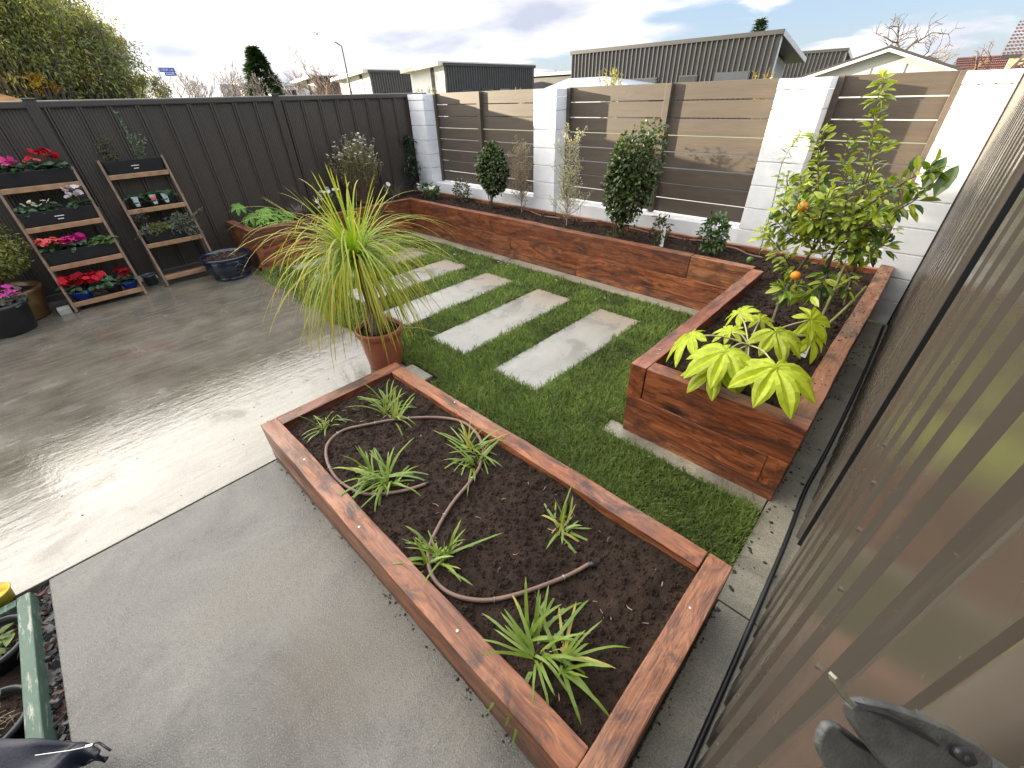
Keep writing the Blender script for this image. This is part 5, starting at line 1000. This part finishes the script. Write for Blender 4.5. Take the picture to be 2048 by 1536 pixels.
# ------------------------------------------------------------------ neighbouring houses
HD = m_steel('dark_house_cladding', (.062, .061, .060), .1, .5, (.09, .088, .085)); HW = simple('white_render', (.74, .73, .70), .7, .1, 3); HG = simple('grey_render', (.33, .34, .35), .7, .12, 2); HF = simple('pale_fascia', (.50, .51, .52), .5, .1, 3); HDK = simple('dark_trim', (.035, .035, .036), .5, .2, 4)
GLASS = simple('window_glass', (.05, .06, .07), .08, .2, 2, spec=.9); TILE = None
def m_tile(name, col):
    t = NT(name); w = t.coord(world=True); n = t.noise(w, 3, 5); c = t.mix(t.mr(n, .3, .7), col, tuple(x*.55 for x in col)); return t.fin(Base_Color=c, Roughness=.75)
TILE = m_tile('red_roof_tile', (.20, .075, .055)); TILEB = m_tile('brown_roof_tile', (.15, .085, .065)); TILEO = m_tile('orange_roof', (.34, .17, .06))
def ribwall(a, b, z0, z1, pitch=.3, depth=.11, zb=None):
    """ribbed metal wall from a to b; z1 / zb top heights at either end"""
    a = np.array(a, float); b = np.array(b, float); L = np.linalg.norm(b-a); d = (b-a)/L; nn = np.array([d[1], -d[0]]); s = []; x = 0.
    while x < L-pitch: s += [(x, 0), (x+pitch*.12, depth), (x+pitch*.3, depth), (x+pitch*.42, 0)]; x += pitch
    s.append((L, 0)); s = np.array(s); n = len(s); zb = z1 if zb is None else zb; P = a+d*s[:, :1]+nn*s[:, 1:]; top = z1+(zb-z1)*s[:, 0]/L; i = np.arange(n-1)
    return MB().add(np.vstack([np.column_stack([P, np.full(n, z0)]), np.column_stack([P, top])]), np.stack([i, i+1, i+1+n, i+n], 1))
def window(par, x0, x1, y0, y1, z0, z1):
    w = MB().box(x0, x1, y0, y1, z0, z1).build('window', HDK, par); dx = .06 if x1-x0 > .3 else 0; dy = .06 if y1-y0 > .3 else 0; e = .015
    MB().box(x0+dx-(e if not dx else 0), x1-dx+(e if not dx else 0), y0+dy-(e if not dy else 0), y1-dy+(e if not dy else 0), z0+.06, z1-.06).build('pane', GLASS, w)
def mono_house_x(x0, x1, y0, zt, dep_, zb, label, wins=(), endgrey=True):            # tall ribbed side faces the yard, roof falls away behind
    h = thing('metal_clad_house', ((x0+x1)/2, y0+dep_/2, 0), label, 'house', 'dark metal clad houses'); ribwall((x0, y0), (x1, y0), 0, zt-.2).build('ribbed_wall', HD, h)
    MB().box(x0-.1, x1+.1, y0-.14, y0-.02, zt-.2, zt).build('gutter', HDK, h)
    m = MB(); m.add([(x0, y0+.05, 0), (x1-.9, y0+.05, 0), (x1-.9, y0+dep_, 0), (x0, y0+dep_, 0), (x0, y0+.05, zt-.25), (x1-.9, y0+.05, zt-.25), (x1-.9, y0+dep_, zb-.25), (x0, y0+dep_, zb-.25)], [(3, 2, 1, 0), (4, 5, 6, 7), (0, 1, 5, 4), (1, 2, 6, 5), (2, 3, 7, 6), (3, 0, 4, 7)]); m.build('wall', HG, h)
    MB().box(x1-.92, x1, y0+.02, y0+.3, 0, zt-.22).build('wall_return', HF, h)
    m = MB(); v = [(x0-.1, y0-.02, zt-.22), (x1+.1, y0-.02, zt-.22), (x1+.1, y0+dep_+.5, zb-.22), (x0-.1, y0+dep_+.5, zb-.22)]; m.add(v+[(a, b, c+.22) for a, b, c in v], [(3, 2, 1, 0), (4, 5, 6, 7), (0, 1, 5, 4), (2, 3, 7, 6), (3, 0, 4, 7)]); m.build('roof', HDK, h)
    MB().add([(x1+.105, y0-.02, zt-.24), (x1+.105, y0+dep_+.5, zb-.24), (x1+.105, y0+dep_+.5, zb), (x1+.105, y0-.02, zt), (x1+.06, y0-.02, zt-.24), (x1+.06, y0+dep_+.5, zb-.24), (x1+.06, y0+dep_+.5, zb), (x1+.06, y0-.02, zt)], [(0, 1, 2, 3), (7, 6, 5, 4), (0, 3, 7, 4), (3, 2, 6, 7), (0, 4, 5, 1)]).build('fascia', HF, h)
    for a, b, c, d in wins: window(h, a, b, y0-.16, y0-.04, c, d)
    return h
def mono_house_y(x1, y0, y1, zt, w, zb, label, wins=True):                              # tall ribbed side faces +x, white sloping end faces the yard
    h = thing('metal_clad_house', (x1-w/2, (y0+y1)/2, 0), label, 'house', 'dark metal clad houses'); x0 = x1-w; ribwall((x1, y0), (x1, y1), 0, zt-.2).build('ribbed_wall', HD, h)
    MB().box(x1+.02, x1+.14, y0-.1, y1+.1, zt-.2, zt).build('gutter', HDK, h)
    MB().add([(x0, y0, 0), (x1-.05, y0, 0), (x1-.05, y1, 0), (x0, y1, 0), (x0, y0, zb-.2), (x1-.05, y0, zt-.22), (x1-.05, y1, zt-.22), (x0, y1, zb-.2)], [(4, 5, 6, 7), (0, 1, 5, 4), (2, 3, 7, 6), (3, 0, 4, 7)]).build('wall', HW, h)
    v = [(x0-.6, y0-.7, zb-.25), (x1, y0-.7, zt-.2), (x1, y1+.3, zt-.2), (x0-.6, y1+.3, zb-.25)]; MB().add(v+[(a, b, c+.3) for a, b, c in v], [(3, 2, 1, 0), (4, 5, 6, 7), (0, 1, 5, 4), (1, 2, 6, 5), (2, 3, 7, 6), (3, 0, 4, 7)]).build('roof', simple('pale_roof_edge', (.62, .58, .50), .5, .15, 2), h)
    MB().box(x1-1.9, x1-1.45, y0-.05, y0-.005, 0, zb+.2).build('downpipe', HDK, h)
    if wins:
        for k, a in enumerate((.14, .36, .55)): window(h, x1+.07, x1+.14, y0+(y1-y0)*a, y0+(y1-y0)*a+1.5, 1.2, 2.35)
    return h
a = uY(1145, 101, 30.4); b = uY(1566, 60, 30.4); zt = (a[2]+b[2])/2
wl = lambda p, q, y: (uY(p, 160, y)[0], uY(q, 150, y)[0])
W1 = [(*wl(1253, 1316, 30.3), 1.6, 2.42), (*wl(1358, 1396, 30.3), 1.75, 2.45), (*wl(1428, 1500, 30.3), 1.5, 2.50)]
mono_house_x(a[0], b[0], 30.4, zt, 5.2, zt-1.05, 'largest dark ribbed metal house, straight behind the middle fence panel', W1)
a = uY(1600, 104, 50); b = uY(1697, 94, 50); mono_house_x(a[0]-6, b[0], 50, (a[2]+b[2])/2, 6, (a[2]+b[2])/2-1.4, 'dark ribbed metal house just right of and behind the largest one')
a = uZ(887, 125, 4.2); b = uZ(1080, 130, 4.2); e = uY(812, 141, a[1]); mono_house_y(a[0], a[1], b[1], 4.2, a[0]-e[0]-.6, e[2], 'dark ribbed house with a white end, nearest of the row, behind the left panel')
x2, y2 = uZ(737, 140, 4.2)[:2]; e = uY(672, 158, y2); mono_house_y(x2, y2, y2+12, 4.2, x2-e[0]-.6, e[2], 'dark ribbed white-ended house between the nearest one and the lamp post')
x2, y2 = uZ(627, 152, 4.2)[:2]; e = uY(592, 164, y2); mono_house_y(x2, y2, y2+12, 4.2, x2-e[0]-.6, e[2], 'farthest white ended metal house of the row', False)
p = uX(485, 166, -62); q = uX(600, 166, -62); h = thing('flat_roofed_house', (-64, (p[1]+q[1])/2, 0), 'long low white flat roofed house below the conifer', 'house')
MB().box(-66, -62, p[1], q[1], 0, p[2]-.3).build('wall', HW, h); MB().box(-66.2, -61.7, p[1]-.5, q[1]+.3, p[2]-.3, p[2]).build('roof', HF, h); MB().box(-61.99, -61.9, p[1]+2.4, q[1]-.5, 1.2, p[2]-.7).build('window', GLASS, h); MB().box(-61.98, -61.88, p[1]-2.5, p[1]-.6, 0, p[2]-.1).build('fence_wall', HG, h)
# grey hip roof and flat roof between the two nearest dark houses
a = uY(1080, 180, 26); b = uY(1150, 178, 26); ap = uY(1128, 157, 28); h = thing('hip_roofed_house', (ap[0], 28, 0), 'low house with a pale grey hip roof between two dark houses', 'house')
MB().box(a[0]+.5, b[0]+3, 26.3, 30, 0, a[2]).build('wall', HG, h); MB().add([(a[0], 26, a[2]), (b[0]+4, 26, a[2]), (b[0]+4, 31, a[2]), (a[0], 31, a[2]), (ap[0], 28.5, ap[2]), (ap[0]+3, 28.5, ap[2])], [(0, 1, 5, 4), (2, 3, 4, 5)], [(1, 2, 5), (3, 0, 4)]).build('roof', simple('pale_grey_roof', (.34, .37, .42), .5, .1, 3), h)
a = uY(1078, 147, 44); b = uY(1150, 140, 44); h = thing('flat_roofed_house', ((a[0]+b[0])/2, 46, 0), 'distant flat roofed dark house above the pale grey hip roof', 'house'); MB().box(a[0]-3, b[0]+2, 44, 50, 0, a[2]-.25).build('wall', HD, h); MB().box(a[0]-3.3, b[0]+2.3, 43.6, 50.3, a[2]-.25, a[2]).build('roof', HF, h)
# gabled shed
gy = 28.0; l = uY(1560, 172, gy); ap = uY(1783, 97, gy); r = uY(1990, 165, gy)
h = thing('gabled_garage', (ap[0], gy+3, 0), 'pale grey gabled garage with a dark roof behind the right panel', 'garage'); k1 = (ap[2]-l[2])/(ap[0]-l[0]); k2 = (ap[2]-r[2])/(r[0]-ap[0]); d = .5
MB().add([(l[0]+d, gy, 0), (r[0]-d, gy, 0), (r[0]-d, gy, r[2]-.1+k2*d), (ap[0], gy, ap[2]-.12), (l[0]+d, gy, l[2]-.1+k1*d), (l[0]+d, gy+7, 0), (r[0]-d, gy+7, 0), (r[0]-d, gy+7, r[2]+k2*d-.1), (ap[0], gy+7, ap[2]-.12), (l[0]+d, gy+7, l[2]-.1+k1*d)], [(5, 0, 4, 9), (1, 6, 7, 2)], [(0, 1, 3), (1, 2, 3), (0, 3, 4)]).build('wall', simple('pale_grey_sheet', (.46, .46, .45), .7, .08, 2), h)
for s, (e, kk) in enumerate(((l, k1), (r, k2))):
    sg = -1 if s == 0 else 1; o_ = [(ap[0], gy-.35, ap[2]), (e[0], gy-.35, e[2]), (e[0], gy+7.3, e[2]), (ap[0], gy+7.3, ap[2])]; v = o_+[(x, y, z+.10) for x, y, z in o_]; MB().add(v, [(0, 1, 2, 3), (4, 5, 6, 7), (0, 1, 5, 4), (1, 2, 6, 5), (2, 3, 7, 6)]).build('roof', HDK, h)
    MB().add([(ap[0], gy-.38, ap[2]-.11), (e[0], gy-.38, e[2]-.11), (e[0], gy-.38, e[2]+.0), (ap[0], gy-.38, ap[2]+.0), (ap[0], gy-.352, ap[2]-.11), (e[0], gy-.352, e[2]-.11), (e[0], gy-.352, e[2]), (ap[0], gy-.352, ap[2])], [(0, 1, 2, 3), (0, 4, 5, 1), (3, 2, 6, 7), (7, 6, 5, 4)]).build('barge_board', HW, h)
for x in (1745, 1812): q = uY(x, 130, gy-.02); MB().box(q[0]-.012, q[0]+.012, gy-.03, gy-.002, 0, uY(x, 120 if x > 1800 else 128, gy)[2]-.12).build('joint_strip', HG, h)
# tiled roofs at the right
a = uY(1888, 150, 50); b = uY(2120, 150, 50); c = uY(1892, 117, 56); h = thing('tiled_house', ((a[0]+b[0])/2, 53, 0), 'house with a long low red tiled roof at the right', 'house'); MB().box(a[0]+.3, b[0], 50.3, 60, 0, a[2]).build('wall', HW, h)
m = MB(); nx = 110; xs = np.linspace(a[0], b[0], nx)
for k in range(7):
    f0, f1 = k/7, (k+1)/7; p0 = np.array([50+6*f0, a[2]+(c[2]-a[2])*f0]); p1 = np.array([50+6*f1+.12, a[2]+(c[2]-a[2])*f1+.0]); zz = .045*np.abs(np.sin(np.arange(nx)*1.57)); V = np.vstack([np.stack([xs, np.full(nx, p0[0]), p0[1]+zz+.06], 1), np.stack([xs, np.full(nx, p1[0]), p1[1]+zz-.0], 1)]); i = np.arange(nx-1); m.add(V, np.stack([i, i+1, i+1+nx, i+nx], 1))
m.add([(a[0], 56, c[2]), (b[0], 56, c[2]), (b[0], 61, a[2]), (a[0], 61, a[2])], [(0, 1, 2, 3)]); m.build('roof', TILE, h)
a = uY(1998, 113, 40); b = uY(2140, 105, 40); c = uY(2040, 42, 45); h = thing('tiled_house', (b[0], 43, 0), 'cream house under a steep brown tiled roof at the right edge', 'house'); MB().box(a[0]+.5, b[0]+3, 40.6, 48, 0, a[2]).build('wall', simple('cream_board', (.58, .52, .33), .7, .1, 2), h)
m = MB(); nx = 70; xs = np.linspace(a[0], b[0]+3, nx)
for k in range(10):
    f0, f1 = k/10, (k+1)/10; p0 = (40+5*f0, a[2]+(c[2]-a[2])*f0); p1 = (40+5*f1+.1, a[2]+(c[2]-a[2])*f1); zz = .04*np.abs(np.sin(np.arange(nx)*1.57)); x0 = a[0]+(c[0]-a[0])*f0; x1 = a[0]+(c[0]-a[0])*f1; V = np.vstack([np.stack([np.maximum(xs, x0), np.full(nx, p0[0]), p0[1]+zz+.06], 1), np.stack([np.maximum(xs, x1), np.full(nx, p1[0]), p1[1]+zz], 1)]); i = np.arange(nx-1); m.add(V, np.stack([i, i+1, i+1+nx, i+nx], 1))
m.build('roof', TILEB, h); MB().box(a[0]+.1, b[0]+3, 39.75, 39.98, a[2]-.12, a[2]+.06).build('gutter', HDK, h); MB().box(a[0]+1.2, a[0]+1.4, 40.5, 40.6, 0, a[2]).build('corner_board', HW, h)
p = uX(-30, 186, -24); q = uX(72, 189, -24); h = thing('orange_roofed_shed', (-25, (p[1]+q[1])/2, 0), 'low orange brown roof just showing above the fence at the far left', 'shed'); MB().box(-27, -24.1, p[1]-3, q[1]-.2, 0, p[2]-.3).build('wall', HW, h); MB().add([(-23.9, p[1]-3, p[2]-.35), (-23.9, q[1], p[2]-.35), (-27.3, q[1], p[2]-.3), (-27.3, p[1]-3, p[2]-.3), (-25.4, p[1]-3, p[2]+.0), (-25.4, q[1]-.8, p[2]+.0)], [(0, 1, 5, 4), (2, 3, 4, 5)], [(1, 2, 5), (3, 0, 4)]).build('roof', TILEO, h)
hh = thing('sky_blocking_house', (.6, -4, 0), 'unseen dark house wall with eaves, added behind the camera to block sky light', 'house')  # unseen house, added to darken the faces turned towards it
MB().box(-1.9, 8, -8, -2.0, -.09, 2.5).build('wall', simple('dark_brick', (.13, .105, .09), .8, .4, 8), hh); MB().add([(-2.3, -8.4, 2.5), (8.4, -8.4, 2.5), (8.4, -1.45, 2.5), (-2.3, -1.45, 2.5), (.5, -5, 4.0), (5.5, -5, 4.0)], [(2, 3, 4, 5), (0, 1, 5, 4), (3, 2, 1, 0)], [(3, 0, 4), (1, 2, 5)]).build('roof', HDK, hh); window(hh, -.9, .9, -2.04, -1.96, .3, 2.1)
nb = thing('sun_blocking_house', (-13, -9, 0), 'unseen pale house added beyond the steel fence to shade the near cladding', 'house')  # unseen house, added to keep direct sun off the near cladding
MB().box(-17, -9, -16, -2.3, -.09, 3.4).build('wall', HW, nb); MB().add([(-17.5, -16.5, 3.4), (-8.5, -16.5, 3.4), (-8.5, -1.9, 3.4), (-17.5, -1.9, 3.4), (-13, -13, 5.2), (-13, -5.4, 5.2)], [(1, 2, 5, 4), (3, 0, 4, 5), (3, 2, 1, 0)], [(0, 1, 4), (2, 3, 5)]).build('roof', HDK, nb); window(nb, -9.04, -8.96, -8, -6, .9, 2.2); window(nb, -9.04, -8.96, -12, -10.5, .9, 2.2)
# ------------------------------------------------------------------ trees, lamp post, sign, bird
def tree_branches(base, h, seed, levels=5, spread=.55, r0=.12, first=.3, n0=3, up=.25, lean=(0, 0)):
    R = rng(seed); seg = []; tips = []
    def grow(p, d, L, r, lv):
        k = 3; q = p; pts = [p]
        for i in range(k): d = nrm(d+R.normal(0, .13, 3)+[0, 0, up*.12]); q = q+d*L/k; pts.append(q)
        seg.append((np.array(pts), r, r*.62, lv))
        if lv == 0: tips.append(q); return
        for i in range(R.randint(2, 4) if lv < levels else n0):
            o = R.normal(size=3); o -= d*np.dot(o, d); nd = nrm(d+nrm(o)*spread*R.uniform(.6, 1.3)+[0, 0, up]); st = pts[R.randint(1, k+1)] if i else q; grow(st, nd, L*R.uniform(.58, .85), r*.58, lv-1)
    grow(np.array(base, float), nrm(np.array([lean[0], lean[1], 1.])), h*first, r0, levels); return seg, tips
def bare_tree(base, h, label, seed, col=(.16, .11, .08), r0=.12, levels=5, spread=.6, stems=1, group='leafless trees beyond the fences', up=.22, first=.3, cat='tree', rmin=.008):
    t = thing('bare_tree', base, label, cat, group); R = rng(seed); tw = MB(); tk = MB()
    for s in range(stems):
        z0_ = base[2]
        sg, tips = tree_branches(np.array(base)+(R.normal(0, .6, 3)*[1, 1, 0] if stems > 1 else 0), h*R.uniform(.8, 1.05) if stems > 1 else h, seed+s, levels, spread, r0, first, 3, up)
        kz = (h*R.uniform(.82, 1.0) if s else h)/(max(p[:, 2].max() for p, *_ in sg)-z0_); sg = [(np.array(base)+(p-np.array(base))*kz, a, b, lv) for p, a, b, lv in sg]
        for p, a, b, lv in sg: (tk if lv >= levels-1 else tw).tube(p, np.linspace(max(a, rmin), max(b, rmin*.8), len(p)), 6 if lv >= levels-1 else 3, c=np.array(col)*R.uniform(.8, 1.25), cap=False)
    tk.build('trunk', BARK, t); tw.build('twigs', BARK, t); return t
def ground_at(px, py, d): p = EYE+ray(px, py)*d/np.linalg.norm(ray(px, py)[:2]); return np.array([p[0], p[1], -.09]), p[2]
def bt(px, pyt, d, label, seed, **k): b, z = ground_at(px, pyt, d); return bare_tree(b, z*k.pop('hs', 1.0), label, seed, **k)
bt(1858, 20, 42, 'spreading bare tree behind the garage roof at the right', 201, r0=.26, levels=6, spread=1.0, up=.08, first=.2, hs=1.0, col=(.12, .085, .06), rmin=.014)
bt(1950, 75, 48, 'tawny bare bush tree right of the garage roof', 202, r0=.14, levels=5, spread=.9, first=.18, col=(.30, .19, .11), stems=3, hs=1.0)
bt(2060, 5, 30, 'bare tree reaching in at the right edge', 203, r0=.2, levels=6, spread=.9, up=.1, first=.22, col=(.16, .10, .09), hs=1.0)
bt(1700, 92, 70, 'small distant bare tree over the right dark roof', 204, r0=.12, levels=4, col=(.30, .24, .22), hs=1.0)
bt(1110, 128, 75, 'small distant bare tree between the two dark houses', 205, r0=.12, levels=4, col=(.30, .24, .22), stems=2, hs=1.0)
bt(650, 88, 46, 'tall bare tree left of the lamp post', 206, r0=.2, levels=6, spread=.75, up=.15, first=.22, col=(.26, .18, .13), hs=1.0, rmin=.013)
bt(575, 110, 52, 'slender bare tree between conifer and tall bare tree', 207, r0=.12, levels=5, spread=.6, first=.2, col=(.32, .24, .22), hs=1.0)
bt(640, 140, 42, 'reddish bare shrub at the foot of the tall bare tree', 208, r0=.06, levels=5, spread=.6, col=(.22, .12, .07), stems=4, hs=1.0)
for k, (px, py, lb) in enumerate(((365, 132, 'leftmost twiggy bare tree, behind the blue street sign'), (408, 122, 'twiggy bare tree second right of the street sign'), (445, 132, 'twiggy bare tree third right of the street sign'), (475, 140, 'twiggy bare tree next to the conifer'))):
    bt(px, py, 44, lb, 210+k, r0=.10, levels=5, spread=.6, first=.18, col=(.30, .24, .19), stems=2, hs=1.0, rmin=.012)
def leaf_tree(base, crowns, n, L, cols, label, seed, name='leafy_tree', cat='tree', r0=.3, mat=LEAF):
    t = thing(name, base, label, cat, 'leafy trees beyond the steel fence'); R = rng(seed); P = []; D = []; N = []; C = []; tk = MB(); cols = np.array(cols, float); tot = sum(c[3]*c[4]*c[5] for c in crowns)**.5
    w = np.array([(c[3]*c[4]*c[5])**.66 for c in crowns]); w /= w.sum()
    for c, f in zip(crowns, w):
        m = int(n*f); k = max(10, m//46); cl = sphere_dirs(R, k); cp = np.array(c[:3])+cl*(R.uniform(.2, 1, (k, 1))**.4)*np.array(c[3:6]); tone = cols[R.randint(0, len(cols), k)]*R.uniform(.6, 1.35, (k, 1)); pr = R.uniform(.06, .16, k)*max(c[3:6])
        j = R.randint(0, k, m); o = R.normal(size=(m, 3)); P.append(cp[j]+o*pr[j][:, None]*[1, 1, .8]); D.append(nrm(o)*.7+R.normal(size=(m, 3))*.6-[0, 0, .08]); N.append(R.normal(size=(m, 3))*.7+[0, 0, .6]); C.append(tone[j]*R.uniform(.75, 1.25, (m, 1)))
        for q in cp[::3]: b = np.array(base); mid = b*.4+q*.6; mid[2] = b[2]+(q[2]-b[2])*.45; tk.tube([b, b+(mid-b)*[.3, .3, .6], mid, q], [r0, r0*.5, r0*.22, r0*.05], 5, c=(.11, .085, .065), cap=False)
    P = np.vstack(P); m = len(P); MB().leaves(P, np.vstack(D), np.vstack(N), L*R.uniform(.6, 1.3, m), L*.34, np.vstack(C), droop=.3).build('crown', mat, t); tk.build('trunk', BARK, t); return t
def atd(px, py, d): return EYE+ray(px, py)*d/np.linalg.norm(ray(px, py)[:2])
TC = [(.050, .072, .022), (.075, .095, .03), (.10, .12, .03), (.045, .06, .028), (.14, .135, .03)]
B = atd(150, 100, 30); g1 = [(*atd(130, 85, 30), 1.9, 1.8, 1.8), (*atd(60, 40, 31), 2.2, 2.4, 1.9), (*atd(190, 120, 29), 1.7, 1.6, 1.6), (*atd(220, 160, 29), 1.2, 1.2, 1.1), (*atd(120, 160, 29), 2.4, 2.4, 1.3), (*atd(30, 150, 30), 2.4, 2.2, 1.6)]
leaf_tree((B[0], B[1], -.09), g1, 44000, .15, [(a*2.6+.05, b*2.35+.035, c*2.6+.035) for a, b, c in TC], 'big spreading evergreen tree above the fence at the left', 220)
B = atd(-30, 60, 27); leaf_tree((B[0], B[1], -.09), [(*atd(-10, 60, 27), 1.6, 1.8, 2.2), (*atd(10, 120, 27), 1.6, 1.6, 1.4), (*atd(-40, -10, 27), 2, 2, 1.6)], 26000, .14, [(.25, .26, .07), (.36, .34, .10), (.16, .19, .07)], 'yellower leafy tree in front of the big evergreen at the left edge', 221)
B = atd(205, 70, 34); leaf_tree((B[0], B[1], -.09), [(*atd(202, 68, 34), .62, .62, .55), (*atd(228, 92, 34), .6, .6, .4)], 3200, .12, [(.26, .12, .05), (.20, .13, .05), (.30, .24, .05)], 'small rusty topped tree poking out right of the big evergreen', 222, r0=.14)
B = atd(60, 165, 26); leaf_tree((B[0], B[1], -.09), [(*atd(52, 158, 26), .55, .55, .2), (*atd(78, 172, 26), .5, .5, .2)], 1100, .11, [(.55, .36, .03), (.45, .22, .04)], 'golden autumn shrub below the big evergreen', 223, name='autumn_shrub', cat='shrub', r0=.08)
B = atd(302, 180, 40); leaf_tree((B[0], B[1], -.09), [(*atd(305, 182, 40), 1.2, 1.2, .8)], 3000, .14, [(.10, .11, .04), (.16, .15, .09)], 'low greyish shrub under the street sign', 224, name='far_shrub', cat='shrub', r0=.08)
def conifer(px, pyt, d, label, seed, w=.28, n=2600, cols=((.022, .042, .02), (.035, .06, .028))):
    b, z = ground_at(px, pyt, d); t = thing('conifer', b, label, 'tree', 'conifers on the skyline'); R = rng(seed); u = R.uniform(0, 1, n)**.7; az = R.uniform(0, 6.28, n); r = (1-u*.0)*(1-u)**.75*z*w*(R.uniform(.3, 1, n)**.5)*(1+.25*np.sin(az*3+u*20)); hh = z*(.06+.94*u)
    P = np.stack([b[0]+r*np.cos(az), b[1]+r*np.sin(az), hh], 1); D = np.stack([np.cos(az), np.sin(az), R.uniform(.1, .9, n)], 1); c = np.array(cols); MB().leaves(P, D, R.normal(0, .3, (n, 3))+[0, 0, 1], z*.10*R.uniform(.6, 1.2, n), z*.022, c[R.randint(0, len(c), n)]*R.uniform(.6, 1.5, (n, 1))).build('crown', LEAF, t); MB().tube([b, (b[0], b[1], z*.9)], [z*.03, .02], 6, c=(.1, .07, .05)).build('trunk', BARK, t)
conifer(505, 97, 60, 'dark pointed conifer standing over the low white house', 230, .34, 5200); conifer(1523, 42, 62, 'dark cypress tip above the largest dark house roof', 231, .12, 1200)
def reeds(px, pyt, pyb, y, label, seed, col, name='bamboo', n=220):
    a = uY(px, pyt, y); b = np.array([a[0], y, -.09]); R = rng(seed); t = thing(name, b, label, 'plant', 'garden plants in front of the far houses'); m = 10; az = R.uniform(0, 6.28, m); mb = MB(); P = []; D = []
    for k in range(m):
        e = np.array([a[0]+R.normal(0, .3), y+R.normal(0, .3), a[2]*R.uniform(.75, 1)]); mb.tube([b+R.normal(0, .1, 3)*[1, 1, 0], e], [.02, .008], 5, c=(.25, .2, .08), cap=False)
        for j in range(n//m): u = R.uniform(.45, 1); P.append(b*(1-u)+e*u); D.append(R.normal(0, .7, 3)+[0, 0, .9])
    mb.build('canes', TWIG, t); q = len(P); MB().leaves(P, D, R.normal(size=(q, 3)), R.uniform(.15, .32, q), .05, np.array(col)*R.uniform(.7, 1.3, (q, 1))).build('foliage', LEAF, t)
reeds(1226, 132, 172, 24, 'yellow bamboo clump before the largest dark house', 240, (.30, .28, .05)); reeds(1213, 138, 172, 26, 'bare twiggy canes beside the yellow bamboo', 241, (.24, .16, .10), n=60); reeds(1532, 143, 160, 24, 'small yellowish bush by the corner of the largest dark house', 242, (.30, .22, .06)); reeds(855, 172, 184, 24, 'spiky grey green plant before the nearest white house end', 243, (.18, .19, .09), name='spiky_plant'); reeds(767, 176, 184, 30, 'small lime plant before the second dark house', 244, (.30, .40, .05)); reeds(1045, 170, 182, 24, 'small leafy plant at the far end of the nearest dark house', 245, (.28, .26, .10))
# street lamp
tp = uX(683, 92, -38); h = thing('street_lamp', (tp[0], tp[1], -.09), 'slim grey street lamp post rising over the steel fence', 'street lamp'); arm = uX(670, 84, -38.3)
MB().tube([(tp[0], tp[1], -.09), tuple(tp)], [.10, .06], 10, c=(.12, .115, .11)).build('pole', COLM, h, smooth=True); d_ = arm-tp; MB().tube([tp, tp+d_*.6], .045, 8, c=(.12, .115, .11)).build('arm', COLM, h); MB().bar(tp+d_*.6, arm, .22, .09, c=(.2, .2, .2)).build('lamp_head', COLM, h)
# street sign
s0 = uX(313, 134, -45); s1 = uX(352, 195, -45); h = thing('street_sign', (s0[0], s0[1], -.09), 'two tier blue street sign on a pale pole above the fence', 'street sign'); MB().tube([(-45.0, s0[1]+.0, -.09), (-45.0, s0[1], s0[2]+.03)], .06, 8, c=(.48, .52, .58)).build('pole', COLM, h, smooth=True)
SB = simple('sign_blue', (.012, .075, .38), .4, .1, 10); pw = uX(350, 141, -44.9)[1]-s0[1]; zt_ = s0[2]-.03
for k, (ya, yb, za, zb) in enumerate(((.06, pw, -.27, -.0), (.30, pw, -.50, -.285))):
    bd = MB().box(-44.935, -44.90, s0[1]+ya, s0[1]+yb, zt_+za, zt_+zb).build('blade', SB, h, bevel=.008)
    if k == 0:
        cu = bpy.data.curves.new('lettering', 'FONT'); cu.body = 'VIEW LA'; cu.size = .25; cu.extrude = .002; cu.align_x = 'CENTER'; cu.align_y = 'CENTER'; tmp = bpy.data.objects.new('tmp', cu); COL.objects.link(tmp); dg = bpy.context.evaluated_depsgraph_get(); me = bpy.data.meshes.new_from_object(tmp.evaluated_get(dg)); bpy.data.objects.remove(tmp)
        me.materials.clear(); me.materials.append(WHITE); lo = bpy.data.objects.new('lettering', me); COL.objects.link(lo); lo.parent = bd; w = max(v.co.x for v in me.vertices)*2; lo.scale = ((yb-ya)*.78/w,)*2+(1,); lo.rotation_euler = (math.pi/2, 0, math.pi/2); lo.location = Vector((-44.895, s0[1]+(ya+yb)/2, zt_+(za+zb)/2))-h.location
    else:
        mb = MB(); R = rng(4); y = s0[1]+ya+.1
        while y < s0[1]+yb-.15: w = R.uniform(.03, .06); mb.box(-44.899, -44.892, y, y+w, zt_-.43, zt_-.36); y += w+.025
        mb.build('small_lettering', WHITE, bd)
# bird
c = atd(633, 68, 45); h = MB(); h.blob(c, .085, 2, (.10, .09, .09), 8, (2.1, .8, .8), .05); w1 = np.array([-.5, -.5, 0]); 
for s in (-1, 1): h.add([c+[-.08, -.06, .04], c+[.08, .06, .04], c+np.array([-.05+s*.20, .05+s*.24, .14]), c+np.array([.04+s*.22, .10+s*.26, .13]), c+np.array([-.10+s*.46, s*.55-.06, .05])], [(0, 1, 3, 2)], [(2, 3, 4)], c=(.12, .11, .11))
o = h.build('bird', COLM); tag(o, 'small dark bird gliding high in the white sky', 'bird')
